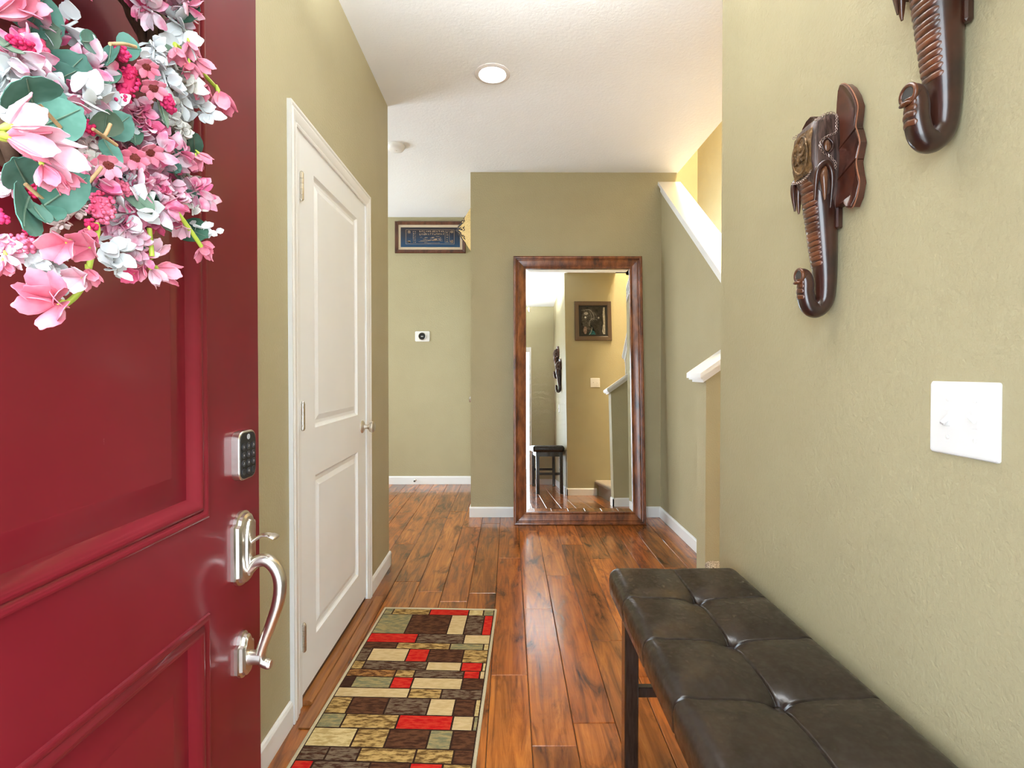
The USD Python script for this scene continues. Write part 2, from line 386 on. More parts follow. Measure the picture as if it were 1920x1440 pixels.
# guard wall of the upper stair flight, its top sloping with the stair
CS = (2.765 - 1.60) / (4.07 - 2.63)
def slope_z(y): return 1.60 + (y - 2.63) * CS
gw = prism([(KY0, 0), (YM, 0), (YM, slope_z(YM) - .03), (KY0, slope_z(KY0) - .03)], 0, .12)
gw = (np.stack([XN + gw[0][:, 2], gw[0][:, 0], gw[0][:, 1]], 1), gw[1])
setting('wall_niche', gw, paint, 'tan wall right of the mirror with a sloping top under the stair cap', 'wall')
KS = .70
def knee_z(x): return 1.165 + (x - 1.0) * KS
kw = prism([(KX, 0), (XN, 0), (XN, knee_z(XN) - .05), (KX, knee_z(KX) - .05)], 0, KY1 - KY0)
kw = (np.stack([kw[0][:, 0], KY1 - kw[0][:, 2], kw[0][:, 1]], 1), kw[1])
setting('wall_knee', kw, paint, 'low tan wall ending at the foot of the stair under a white rail cap', 'wall')
setting('wall_stair', rects((2.30, 2.42, Y1, 6.2, 0, 5.5), (XN + .12, 2.30, 6.08, 6.2, 0, 5.5), (XN, XN + .12, 4.1, 6.2, ZC, 5.5), (1.23, 1.35, Y1, 4.1, ZC + .12, 5.5)), paint, 'tan wall on the far side of the stairwell', 'wall')
setting('wall_stair', rects((1.23, 2.42, Y1, 6.2, 5.5, 5.6)), ceil_m, 'white ceiling high over the stairwell', 'ceiling')

def base_profile(): return [(0, 0), (BT, 0), (BT, BH - .012), (BT - .004, BH - .003), (.003, BH), (0, BH)]
def baseboard(runs):
    """runs: (x0, y0, x1, y1, nx, ny): along the wall, outward normal"""
    ms = []
    for x0, y0, x1, y1, nx, ny in runs:
        ms.append(loft([np.array([(x + nx * d, y + ny * d, z + .0005) for d, z in base_profile()]) for x, y in ((x0, y0), (x1, y1))]))
    return join(*ms)
def bb(name, runs, label): return setting(name, baseboard(runs), white, label, 'baseboard')
bb('baseboard_left', [(XL, YF, XL, 1.637, 1, 0), (XL, 2.579, XL, 3.0 + BT, 1, 0), (XL + BT, 3.0, -3.55, 3.0, 0, 1)], 'white baseboard beside the closet door')
bb('baseboard_right', [(XR, YF, XR, Y1 + BT, -1, 0), (XR - BT, Y1, 1.05, Y1, 0, 1)], 'white baseboard behind the bench and round the wall end')
bb('baseboard_front', [(.345, YF, XR - BT, YF, 0, 1)], 'white baseboard of the entry wall, seen in the mirror')
bb('baseboard_back', [(-.31 - BT, YM, XN, YM, 0, -1), (-.31, YM, -.31, 4.1, -1, 0), (-.31, 5.0, -.31, YB, -1, 0)], 'white baseboard below the wall behind the mirror')
bb('baseboard_alcove', [(-3.58, YB, -.31, YB, 0, -1)], 'white baseboard at the far end of the passage')
bb('baseboard_niche', [(XN, KY1, XN, YM - BT, -1, 0), (KX - BT, KY1, XN, KY1, 0, 1), (KX, KY0 - .0, KX, KY1 + BT, -1, 0)], 'white baseboard of the niche and the low stair wall')

# casings: moulded boards, mitred
def casing_profile(w, t): return [(0, 0), (0, t), (w * .12, t), (w * .22, t * .78), (w * .32, t * .95), (w * .62, t * .85), (w * .80, t * .55), (w * .9, t * .62), (w, t * .5), (w, 0)]
def casing(y0, y1, z1, w, t, place):
    """door surround of three mitred boards; opening y0..y1, up to z1; place maps (along, up, out) to the world"""
    pr = casing_profile(w, t); out = []
    def ring(fn): return np.array([place(*fn(q, d)) for q, d in pr])
    out.append(loft([ring(lambda q, d: (y0 - w + q, 0, d)), ring(lambda q, d: (y0 - w + q, z1 + w - q, d))]))
    out.append(loft([ring(lambda q, d: (y1 + w - q, 0, d)), ring(lambda q, d: (y1 + w - q, z1 + w - q, d))]))
    out.append(loft([ring(lambda q, d: (y0 - w + q, z1 + w - q, d)), ring(lambda q, d: (y1 + w - q, z1 + w - q, d))]))
    return out
t = thing('trim_1', 'white moulded casing around the closet door', 'trim', (XL, 1.7, 0), kind='structure')
for m in casing(1.704, 2.518, 2.012, .062, .015, lambda a, b, c: (XL + c, a, b)): part(t, 'casing_board', m, white, 25, world=True)
part(t, 'jamb', rects((XL - .11, XL + .003, 1.704, 1.7325, 0, 2.03), (XL - .11, XL + .003, 2.5165, 2.535, 0, 2.03), (XL - .11, XL + .003, 1.704, 2.535, 2.0145, 2.035)), white, world=True)
t = thing('trim_2', 'white casing around the front door opening, seen in the mirror', 'trim', (.27, YF, 0), kind='structure')
for m in casing(-.53, .27, 2.04, .07, .015, lambda a, b, c: (a, YF + c, b)): part(t, 'casing_board', m, white, 25, world=True)
part(t, 'jamb', rects((-.545, -.53, -.07, YF, 0, 2.05), (.255, .27, -.07, YF, 0, 2.05), (-.53, .255, -.07, YF, 2.035, 2.05)), white, world=True)

# stair: carpeted risers with rolled nosings
st = thing('staircase', 'speckled beige carpeted stair rising to the right behind the low wall', 'stairs', (1.05, Y1, 0), kind='structure')
for i in range(4):
    xa, z = 1.05 + .25 * i, .18 * (i + 1)
    xb = 2.30 if i == 3 else xa + .27
    prof = [(xa + .02, 0), (xa + .02, z - .05)] + [(xa + .005 - .028 * math.sin(a), z - .026 - .026 * math.cos(a)) for a in np.linspace(0, PI, 8)] + [(xb, z), (xb, 0)]
    yb_ = KY0 - .001 if xa < XN else 2.62
    rings = [np.array([(x, y, zz) for x, zz in prof]) for y in (Y1 + .001, KY0 - .001 if i < 1 else KY0 - .001)]
    part(st, 'step', loft(rings), carpet_m, 40, world=True)
for i in range(1, 10):
    part(st, 'step', box(XN + .121, 2.299, KY0 + .01 + .25 * (i - 1), KY0 + .27 + .25 * i, .3, .72 + .18 * i, .012), carpet_m, world=True)

# white caps on the sloping walls
t = thing('trim_3', 'white moulded rail cap sloping up from the end of the low stair wall', 'rail', (KX, KY0, 1.1), kind='structure')
def sloped(x0, x1, zf, y0, y1, za, zb):
    v = [(x, y, zf(x) + z) for z in (za, zb) for y in (y0, y1) for x in (x0, x1)]
    return vf((v, [(0, 2, 3, 1), (4, 5, 7, 6), (0, 1, 5, 4), (2, 6, 7, 3), (0, 4, 6, 2), (1, 3, 7, 5)]))
part(t, 'cap_board', sloped(KX - .045, XN + .02, knee_z, KY0 - .04, KY1 + .04, -.014, .012), white, world=True)
part(t, 'cap_moulding', join(sloped(KX - .036, XN, knee_z, KY0 - .031, KY1 + .031, -.030, -.014), sloped(KX - .022, XN, knee_z, KY0 - .018, KY1 + .018, -.052, -.030)), white, world=True)
t = thing('trim_4', 'white cap running up the sloping top of the wall right of the mirror', 'rail', (XN, KY0, 1.5), kind='structure')
def sloped_y(y0, y1, x0, x1, za, zb):
    v = [(x, y, slope_z(y) + z) for z in (za, zb) for y in (y0, y1) for x in (x0, x1)]
    return vf((v, [(0, 2, 3, 1), (4, 5, 7, 6), (0, 1, 5, 4), (2, 6, 7, 3), (0, 4, 6, 2), (1, 3, 7, 5)]))
part(t, 'cap_board', sloped_y(KY0 - .04, YM, XN - .03, XN + .15, -.03, -.004), white, world=True)
part(t, 'cap_moulding', join(sloped_y(KY0 - .03, YM, XN - .02, XN + .14, -.048, -.03), sloped_y(KY0 - .02, YM, XN - .011, XN + .13, -.085, -.048)), white, world=True)
part(t, 'end_board', box(XN - .006, XN + .126, KY0 - .013, KY0, knee_z(XN) + .0, slope_z(KY0) - .03), white, world=True)

setting('porch', box(-3, 3, -5, -.06, -.16, -.03), concrete, 'concrete porch outside the front door', 'porch')
w = thing('window_1', 'white framed window of the side room', 'window', (-3.64, 4.1, .7), kind='structure')
part(w, 'window_frame', rects((-3.7, -3.58, 3.35, 3.41, .7, 2.2), (-3.7, -3.58, 4.79, 4.85, .7, 2.2), (-3.7, -3.58, 3.41, 4.79, .7, .76), (-3.7, -3.58, 3.41, 4.79, 2.14, 2.2), (-3.66, -3.62, 4.08, 4.12, .76, 2.14)), white, world=True)

# ------------------------------------------------------------------ doors
def panel_loft(u0, u1, v0, v1, prof, place):
    rings = []
    for ins, d in prof:
        rings.append(np.array([place(u0 + ins, v0 + ins, d), place(u1 - ins, v0 + ins, d), place(u1 - ins, v1 - ins, d), place(u0 + ins, v1 - ins, d)]))
    v = np.vstack(rings); f = []
    for i in range(len(rings) - 1):
        for k in range(4):
            q = (k + 1) % 4
            f.append((i * 4 + k, i * 4 + q, i * 4 + 4 + q, i * 4 + 4 + k))
    n = (len(rings) - 1) * 4
    f.append((n, n + 1, n + 2, n + 3))
    return vf((v, f))
def leaf_boxes(u0, u1, v0, v1, panels, th):
    """stiles and rails around the panels (one column), as (u0,u1,v0,v1,d0,d1)"""
    pu0, pu1 = panels[0][0], panels[0][1]
    out = [(u0, pu0, v0, v1), (pu1, u1, v0, v1)]
    z = v0
    for a, b, c, d in sorted(panels, key=lambda p: p[2]):
        out.append((pu0, pu1, z, c)); z = d
    out.append((pu0, pu1, z, v1))
    return [(*o, -th, 0.) for o in out]

# closet door, hinged on the near side, in the left wall
d1 = thing('door_1', 'white two panel closet door with three hinges and a round knob', 'door', (XL, 1.735, 0), kind='structure')
closet_panels = [(1.8625, 2.387, .19, .788), (1.8625, 2.387, .9665, 1.907)]
pl = lambda u, v, d: (XL + .001 + d, u, v)
part(d1, 'door_leaf', join(*[box(XL + .001 + q[4], XL + .001 + q[5], q[0], q[1], q[2], q[3]) for q in leaf_boxes(1.735, 2.514, .035, 2.012, closet_panels, .035)]), white_door, world=True)
for p in closet_panels:
    part(d1, 'door_panel', panel_loft(*p, [(0, 0), (.008, -.0085), (.013, -.0105), (.026, -.0105), (.046, -.0045), (.052, -.0045)], pl), white_door, world=True)
part(d1, 'door_sweep', box(XL - .034, XL - .002, 1.736, 2.513, .0185, .0348), gap_shade_m, world=True)  # dark strip added to paint the shade in the gap below the leaf
for zc in (1.82, 1.02, .24):
    h = part(d1, 'hinge', join(*[move(lathe([(.0075, a), (.0075, b)], 12), (XL + .0085, 1.736, zc)) for a, b in ((-.045, -.0278), (-.027, -.0095), (-.0088, .0088), (.0095, .027), (.0278, .045))]), nickel, 40, world=True)
    part(h, 'hinge_pin', move(lathe([(.004, -.05), (.0055, -.048), (.0055, -.0452), (.0055, .0452), (.006, .049), (.003, .053)], 12), (XL + .0085, 1.736, zc)), nickel, 40, world=True)
kb = part(d1, 'door_knob', move(lathe([(.031, 0), (.031, .004), (.026, .008), (.012, .012), (.010, .028), (.014, .034), (.024, .039), (.028, .047), (.027, .056), (.020, .062), (.0, .064)], 24, 'x'), (XL + .001, 2.455, .902)), nickel, 40, world=True)
# threshold strip under it
th_ = thing('threshold', 'reddish wooden threshold strip along the foot of the closet door', 'threshold', (XL, 2.1, 0))
def strip(prof, y0, y1): return loft([np.array([(x, y, z) for x, z in prof]) for y in (y0, y1)])
part(th_, 'rounded_strip', strip([(XL - .03, .0008), (XL + .036, .0008), (XL + .034, .012), (XL + .024, .018), (XL - .03, .018)], 1.735, 2.514), thresh_m, 30, world=True)
part(th_, 'flat_strip', strip([(XL + .036, .0008), (XL + .078, .0008), (XL + .074, .005), (XL + .036, .006)], 1.62, 2.57), thresh_m, 30, world=True)

# red front door standing open, hinged behind the camera
XD, D0, D1 = -.505, .09, 1.0
fd = thing('door_2', 'dark red panelled front door standing open with nickel handle set and keypad', 'door', (XD - .02, D0, 0), kind='structure')
front_panels = [(D0 + .17, .83, .20, .774), (D0 + .17, .83, .934, 1.86)]
pl2 = lambda u, v, d: (XD + d, u, v)
part(fd, 'door_leaf', join(*[box(XD + q[4], XD + q[5], q[0], q[1], q[2], q[3]) for q in leaf_boxes(D0, D1, .02, 2.03, front_panels, .044)]), red, world=True)
for p in front_panels:
    part(fd, 'door_panel', panel_loft(*p, [(0, 0), (.0012, .0035), (.004, .0052), (.008, .0055), (.0115, .0035), (.0135, .0005), (.016, .003), (.020, .0062), (.024, .0066), (.028, .0045), (.032, .0), (.036, -.006), (.040, -.0095), (.052, -.0095), (.082, -.003), (.085, -.003)], pl2), red, 35, world=True)
def frameX(x): return lambda m: (np.stack([x + vf(m)[0][:, 2], vf(m)[0][:, 0], vf(m)[0][:, 1]], 1), vf(m)[1])
def rounded(u0, u1, v0, v1, r, n=6):
    o = []
    for cu, cv, a in ((u1 - r, v1 - r, 0), (u0 + r, v1 - r, 90), (u0 + r, v0 + r, 180), (u1 - r, v0 + r, 270)):
        for q in np.linspace(0, 90, n): o.append((cu + r * math.cos(math.radians(a + q)), cv + r * math.sin(math.radians(a + q))))
    return o
def scaled(poly, s):
    p = np.array(poly); c = (p.min(0) + p.max(0)) / 2
    q = p.max(0) - c
    return (p - c) * (1 - s / q) + c
def stack(poly, steps):
    """a plate of shrinking outlines: steps (inset, height)"""
    return loft([np.array([(u, v, h) for u, v in scaled(poly, i)]) for i, h in steps])
fx = frameX(XD)
kpoly = rounded(.9015, .9615, .977, 1.068, .016)
kp = part(fd, 'keypad_lock', fx(stack(kpoly, [(.0, 0), (.0, .0125), (.0012, .0142), (.003, .0145)])), nickel, 30, world=True)
part(kp, 'keypad_face', fx(stack(scaled(kpoly, .0032), [(0, .0146), (0, .0152), (.001, .0156)])), black_gl, 30, world=True)
part(kp, 'emblem', fx(move(lathe([(.0052, .0156), (.0052, .0162), (.004, .0164)], 20), (.9315, 1.0565, 0))), mark_m, 40, world=True)
digs = ['1', '2', '3', '4', '5', '6', '7', '8', '9', '<', '0', '>']
for i in range(12):
    cu, cv = .9145 + .017 * (i % 3), 1.0395 - .0155 * (i // 3)
    b = part(kp, 'keypad_button', fx(move(lathe([(.0062, .0156), (.0062, .0166), (.0056, .0170), (.0045, .0166), (.0, .0165)], 20), (cu, cv, 0))), key_m, 40, world=True)
    if digs[i] not in '<>':
        tm = meshkit.text_mesh(digs[i], .0042, .0003)
        v = np.array(tm.vertices); c = (v.min(0) + v.max(0)) / 2
        part(kp, 'digit', fx((v - [c[0], c[1], 0] + [cu, cv, .01655], np.array(tm.faces))), mark_m, world=True)
def arch_plate(u0, u1, v0, v1, top, bot):
    """plate with shouldered, arched top and bottom"""
    cu, w = (u0 + u1) / 2, (u1 - u0) / 2
    o = [(u1, v0)]
    o.append((u1, v1))
    o.append((u1 - .008, v1 + .004))
    for a in np.linspace(20, 160, 11): o.append((cu + (w - .011) * math.cos(math.radians(a)) / math.cos(math.radians(20)), v1 + .005 + (top - v1 - .005) * math.sin(math.radians(a))))
    o.append((u0 + .008, v1 + .004)); o.append((u0, v1)); o.append((u0, v0)); o.append((u0 + .008, v0 - .004))
    for a in np.linspace(160, 20, 11): o.append((cu + (w - .011) * math.cos(math.radians(a)) / math.cos(math.radians(20)), v0 - .005 - (v0 - bot - .005) * math.sin(math.radians(a))))
    o.append((u1 - .008, v0 - .004))
    return o
up = part(fd, 'handle_plate', fx(stack(arch_plate(.8965, .9645, .797, .895, .917, .779), [(0, 0), (0, .006), (.004, .0075), (.005, .013), (.009, .016), (.011, .0165)])), nickel, 30, world=True)
cyl = np.array([(.0155 * math.cos(a) * .9 + .93, .054 * math.sin(a) + .848) for a in np.linspace(0, 2 * PI, 28, endpoint=False)])
part(up, 'oval_boss', fx(stack(cyl, [(0, .0165), (.001, .020), (.004, .0225)])), nickel, 40, world=True)
lev = bez([(XD + .018, .93, .856), (XD + .032, .93, .866), (XD + .045, .93, .872), (XD + .058, .93, .8705), (XD + .069, .93, .866)], 6)
part(up, 'thumb_latch', tube(lev, [(.0035, .006)] * 6 + [(.0035, .007)] * 6 + [(.0032, .010)] * 6 + [(.0032, .0125)] * 6 + [(.002, .009)], 12, ref=(0, 0, 1)), nickel, 40, world=True)
gp = bez([(XD + .016, .93, .806), (XD + .030, .93, .821), (XD + .050, .93, .823), (XD + .067, .93, .806), (XD + .074, .93, .780), (XD + .070, .93, .745), (XD + .058, .93, .708), (XD + .044, .93, .672), (XD + .036, .93, .646), (XD + .040, .93, .632), (XD + .050, .93, .627), (XD + .056, .93, .6265)], 8)
gr = np.interp(np.linspace(0, 1, len(gp)), [0, .1, .35, .6, .8, .92, 1], [.010, .0115, .0118, .0098, .0088, .009, .0072])
part(up, 'grip', tube(gp, list(gr), 16, ref=(0, 1, 0)), nickel, 50, world=True)
lo = part(fd, 'handle_plate', fx(stack(arch_plate(.905, .955, .620, .668, .690, .604), [(0, 0), (0, .006), (.004, .0075), (.005, .013), (.009, .016), (.011, .0165)])), nickel, 30, world=True)
part(lo, 'grip_mount', tube([(XD + .012, .93, .640), (XD + .040, .93, .640)], [.0135, .012], 14), nickel, 40, world=True)
for zc in (1.83, 1.0, .25):
    part(fd, 'hinge', move(lathe([(.007, -.05), (.007, .05)], 12), (XD - .05, D0 - .008, zc)), nickel, 40, world=True)

# passage door beyond the mirror wall; only its knob shows
d3 = thing('door_3', 'white door in the side wall of the passage with a brass toned knob', 'door', (-.30, 4.55, 0), kind='structure')
part(d3, 'door_leaf', box(-.30, -.265, 4.17, 4.93, .01, 2.03), white_door, world=True)
kn = lathe([(.030, 0), (.030, .004), (.012, .01), (.010, .030), (.022, .040), (.027, .050), (.024, .062), (.0, .068)], 24, 'x')
part(d3, 'door_knob', ((kn[0] * [-1, 1, 1]) + [-.30, 4.5, .92], kn[1][:, ::-1]), nickel, 40, world=True)

# ------------------------------------------------------------------ leaning mirror
TH = math.radians(4.2)
mir = thing('standing_mirror', 'tall mirror in a red brown moulded wooden frame leaning against the wall', 'mirror', (.54, 3.76, 0), 0, rotx=-math.degrees(TH))
def frame_pieces(W, H, prof):
    """four mitred rails; local x across, z up, the front towards -y; prof: (inset from the outer edge, height to the front)"""
    c = [(-W / 2, 0, 1, 1), (W / 2, 0, -1, 1), (W / 2, H, -1, -1), (-W / 2, H, 1, -1)]
    out = []
    for i in range(4):
        a, b = c[i], c[(i + 1) % 4]
        rings = [np.array([(q[0] + q[2] * w, -d, q[1] + q[3] * w) for w, d in prof]) for q in (a, b)]
        v, f = loft(rings)
        out.append((v, f))
    return out
def fix(m):
    t = trimesh.Trimesh(*vf(m), process=False); trimesh.repair.fix_normals(t); return vf(t)
MW, MH = 1.015, 2.09
for m in frame_pieces(MW, MH, [(0, -.055), (0, -.008), (.004, -.002), (.012, 0), (.020, -.002), (.024, -.010), (.030, -.012), (.036, -.008), (.044, -.009), (.066, -.015), (.080, -.021), (.084, -.017), (.091, -.015), (.097, -.018), (.099, -.030), (.099, -.055)]):
    part(mir, 'frame_rail', fix(m), mirror_wood, 30)
g0, g1, gb = -MW / 2 + .098, MW / 2 - .098, .026
def quad(a, b, c, d): return vf(([a, b, c, d], [(0, 1, 2, 3)]))
yi, yo = .0310, .0326
I = [(g0 + gb, yi, .098 + gb), (g1 - gb, yi, .098 + gb), (g1 - gb, yi, MH - .098 - gb), (g0 + gb, yi, MH - .098 - gb)]
O = [(g0, yo, .098), (g1, yo, .098), (g1, yo, MH - .098), (g0, yo, MH - .098)]
part(mir, 'mirror_glass', quad(*I), mirror_m)
part(mir, 'bevelled_edge', join(*[quad(O[i], O[(i + 1) % 4], I[(i + 1) % 4], I[i]) for i in range(4)]), bevel_m)
part(mir, 'backing', box(g0 - .01, g1 + .01, .0345, .052, .09, MH - .09), slot_m)

# ------------------------------------------------------------------ tufted bench
BX0, BX1, BY0, BY1, BZ = .296, .684, .29, 1.49, .592
bn = thing('bench', 'dark brown tufted leather bench on black wooden legs along the right wall', 'bench', ((BX0 + BX1) / 2, (BY0 + BY1) / 2, 0))
def cushion():
    xs = np.unique(np.concatenate([np.linspace(BX0, BX0 + .035, 10), np.linspace(BX0 + .035, BX1 - .035, 64), np.linspace(BX1 - .035, BX1, 10)]))
    ys = np.unique(np.concatenate([np.linspace(BY0, BY0 + .035, 10), np.linspace(BY0 + .035, BY1 - .035, 200), np.linspace(BY1 - .035, BY1, 10)]))
    fine = np.array([-.0075, -.0055, -.004, -.0028, -.0016, -.0007, 0, .0007, .0016, .0028, .004, .0055, .0075])
    xs = np.unique(np.round(np.concatenate([xs, (BX0 + BX1) / 2 + fine]), 5)); ys = np.unique(np.round(np.concatenate([ys] + [BY1 - .2 * i + fine for i in range(1, 6)]), 5))
    X, Y = np.meshgrid(xs, ys, indexing='ij')
    cx, r = (BX0 + BX1) / 2, .032
    tx = BY1 - .2 * np.arange(1, 6)
    rim = np.minimum.reduce([X - BX0, BX1 - X, Y - BY0, BY1 - Y])
    # round the footprint's corners
    qx, qy = np.maximum(np.maximum(BX0 + r - X, X - BX1 + r), 0), np.maximum(np.maximum(BY0 + r - Y, Y - BY1 + r), 0)
    rad = np.hypot(qx, qy); over = (rad > r) & (qx > 0) & (qy > 0)
    sx, sy = np.where(X < cx, -1, 1), np.where(Y < (BY0 + BY1) / 2, -1, 1)
    X = np.where(over, X - sx * (qx - qx / np.maximum(rad, 1e-9) * r), X); Y = np.where(over, Y - sy * (qy - qy / np.maximum(rad, 1e-9) * r), Y)
    d = np.clip(r - rad, 0, r)
    drop = r - np.sqrt(np.maximum(r * r - (r - d) ** 2, 0))
    drop = np.where(rad > 0, drop, 0)
    Z = BZ - drop * .9
    edge = np.clip(rim / .05, 0, 1)
    dx = np.abs(X - cx)
    dy = np.min([np.abs(Y - y) for y in tx], 0)
    bd = np.min([np.hypot(X - cx, Y - y) for y in tx], 0)
    puff = .008 * (1 - np.exp(-(dx / .05) ** 2)) * (1 - np.exp(-(dy / .035) ** 2)) * edge
    seam = .0042 * np.exp(-(dy / .0024) ** 2) + .0040 * np.exp(-(dx / .0024) ** 2) * edge
    dimple = .021 * np.exp(-(bd / .026)) + .012 * np.exp(-(bd / .012) ** 2)
    fold = .004 * np.exp(-(np.minimum(dx, dy) / .010)) * np.exp(-bd / .06)
    Z = Z - .006 * edge + puff - seam - dimple * edge - fold
    n, m = X.shape
    V = np.stack([X, Y, Z], -1).reshape(-1, 3)
    idx = np.arange(n * m).reshape(n, m)
    q = np.stack([idx[:-1, :-1], idx[1:, :-1], idx[1:, 1:], idx[:-1, 1:]], -1).reshape(-1, 4)
    bound = np.concatenate([idx[:, 0], idx[-1, 1:], idx[-2::-1, -1], idx[0, -2:0:-1]])
    k = len(V); rows = [bound]; vs = [V]
    for zz, ins in ((.545, .0), (.520, .002), (.512, .010)):
        b = V[bound].copy(); b[:, 2] = zz
        dd = np.min([np.abs(b[:, 1] - y) for y in tx], 0)
        s_ = ins + .0025 * np.exp(-(dd / .004) ** 2) * (zz > .515)
        c0 = np.array([(BX0 + BX1) / 2, (BY0 + BY1) / 2])
        off = np.clip(b[:, :2] - c0, -.1, .1) / .1
        full = np.abs(b[:, :2] - c0) > np.array([(BX1 - BX0) / 2 - .034, (BY1 - BY0) / 2 - .034])
        b[:, :2] -= np.sign(b[:, :2] - c0) * full * s_[:, None]
        rows.append(np.arange(k, k + len(b))); vs.append(b); k += len(b)
    side = []
    for a, b in zip(rows[:-1], rows[1:]):
        a2, b2 = np.roll(a, -1), np.roll(b, -1)
        side.append(np.stack([b, b2, a2, a], -1))
    V = np.vstack(vs + [[[(BX0 + BX1) / 2, (BY0 + BY1) / 2, .512]]])
    Q = np.vstack([q] + side)
    f = np.vstack([Q[:, [0, 1, 2]], Q[:, [0, 2, 3]]])
    lastr = rows[-1]; cap = np.stack([np.full(len(lastr), k), np.roll(lastr, -1), lastr], -1)
    return V, np.vstack([f, cap])
cu = part(bn, 'seat_cushion', cushion(), leather_m, 50, world=True)
for i in range(1, 6):
    part(cu, 'tuft_button', move(lathe([(.0, -.004), (.009, -.003), (.0105, .0), (.008, .003), (.0, .0045)], 16), ((BX0 + BX1) / 2, BY1 - .2 * i, BZ - .0305)), leather_m, 50, world=True)
for lx in (BX0 + .037, BX1 - .020 - .037):
    for ly in (BY0 + .03, BY1 - .03 - .045):
        part(bn, 'leg', box(lx - .0, lx + .040, ly, ly + .045, 0, .512, .003), black_wood, world=True)
for ly in (BY0 + .038, BY1 - .038 - .022): part(bn, 'apron', box(BX0 + .074, BX1 - .055, ly, ly + .022, .455, .511), black_wood, world=True)
for lx in (BX0 + .044, BX1 - .044): part(bn, 'apron', box(lx - .0, lx + .0 + (.022 if lx < .5 else -.022), BY0 + .072, BY1 - .072, .455, .511), black_wood, world=True)
for ly in (BY0 + .042, BY1 - .042 - .02): part(bn, 'stretcher', box(BX0 + .074, BX1 - .055, ly, ly + .020, .228, .258, .002), black_wood, world=True)

# ------------------------------------------------------------------ patchwork rug
RUGZ = .007
rug_c = {'r': ((.42, .007, .008), (.52, .035, .016)), 'b': ((.05, .018, .010), (.11, .045, .020)), 'g': ((.055, .020, .011), (.17, .12, .075)), 's': ((.17, .16, .09), (.32, .25, .11)),
         't': ((.13, .07, .02), (.48, .31, .11)), 'c': ((.50, .36, .17), (.58, .43, .23)), 'k': ((.42, .30, .12), (.62, .48, .24)), 'o': ((.08, .028, .012), (.38, .18, .05)), 'd': ((.035, .013, .009), (.06, .025, .014))}
rug_m = {k: mottled('rug_pile_' + k, a, b, 1., .95, .6, 1., stretch=(34, 110, 34), detail=6., lo=.41, hi=.59, dist=.003, spec=.1) for k, (a, b) in rug_c.items()}
rug_line = plain('rug_outline_pile', (.035, .016, .010), .95, spec=.1)
rug_edge = mottled('rug_binding_cloth', (.46, .38, .24), (.54, .46, .31), 300., .9, .5, 300.)
def rp(x, y):  # a point of the enlarged rug picture onto the floor
    return on_floor(600 + x / 5.486, 1125 + y / 5.486, RUGZ)[:2]
A, B = on_floor(720.5, 1138.5, RUGZ)[:2], on_floor(932, 1142, RUGZ)[:2]
ux = (B - A) / np.linalg.norm(B - A); uy = np.array([ux[1], -ux[0]])
if uy[1] > 0: uy = -uy
RW, RL = np.linalg.norm(B - A), 1.45
def rc(p): q = np.asarray(p) - A; return q.dot(ux), q.dot(uy)
def rw(u, v): p = A + ux * u + uy * v; return p
rows = [((75, 97), (148, 158), 's750 t1133 r1533 k1684 s1800'), ((148, 158), (345, 358), 's908 b1328 c1498 g1678 r1795'), ((345, 358), (440, 448), 'r995 g1482 c1790'), ((440, 448), (500, 515), 'b785 t1338 s1683 k1785'),
        ((500, 515), (632, 643), 'g502 c895 r1113 b1470 t1742 b1780'), ((632, 643), (722, 727), 't443 g1095 c1453 r1670 k1775'), ((722, 727), (795, 808), 'o770 t970 g1478 r1644 c1772'), ((795, 808), (912, 920), 'd330 s730 r945 c1462 b1768'),
        ((912, 920), (1008, 1022), 'c912 t1248 g1762'), ((1008, 1022), (1183, 1195), 't292 b678 g1112 c1382 b1592 k1757'), ((1183, 1195), (1330, 1345), 's225 t790 r1360 c1577 s1750')]
rug = thing('area_rug', 'patchwork runner rug in red, brown, tan and sage blocks with a cream edge', 'rug', (*((A + B) / 2), 0))
def slab(pts, z0, z1):
    p = [np.asarray(q) for q in pts]
    v = [(*q, z0) for q in p] + [(*q, z1) for q in p]
    f = [(4, 5, 6, 7), (3, 2, 1, 0)] + [(i, (i + 1) % 4, 4 + (i + 1) % 4, 4 + i) for i in range(4)]
    return fix(vf((v, f)))
E = .0115
part(rug, 'rug_backing', slab([rw(E, E), rw(RW - E, E), rw(RW - E, RL - E), rw(E, RL - E)], .001, RUGZ - .0012), rug_line, world=True)
part(rug, 'cream_binding', join(*[tube([(*rw(*a), .0045), (*rw(*b), .0045)], [(.0042, .0062)] * 2, 10, ref=(0, 0, 1)) for a, b in (((0.004, .004), (RW - .004, .004)), ((RW - .006, .004), (RW - .006, RL)), ((.006, .004), (.006, RL)), ((.004, RL), (RW - .004, RL)))]), rug_edge, 50, world=True)
gap = .0032
def patch(u0, u1, v0, v1, c):
    u0, u1, v0, v1 = max(u0, E + .001), min(u1, RW - E - .001), max(v0, E + .001), min(v1, RL - E)
    if u1 - u0 < .012 or v1 - v0 < .012: return
    part(rug, 'patch', slab([rw(u0 + gap, v0 + gap), rw(u1 - gap, v0 + gap), rw(u1 - gap, v1 - gap), rw(u0 + gap, v1 - gap)], RUGZ - .002, RUGZ), rug_m[c], world=True)
vlast = 0
for (ta, tb), (ba, bb_), spec in rows:
    ym = (ta + ba) / 2 * .5 + (tb + bb_) / 2 * .5
    v0 = rc(rp(1240, (ta + tb) / 2))[1]; v1 = rc(rp(1240, (ba + bb_) / 2))[1]
    u = 0.0
    items = spec.split()
    for it in items:
        ue = rc(rp(float(it[1:]), ym))[0] if it is not items[-1] else RW
        patch(u, ue, v0, v1, it[0]); u = ue
    vlast = v1
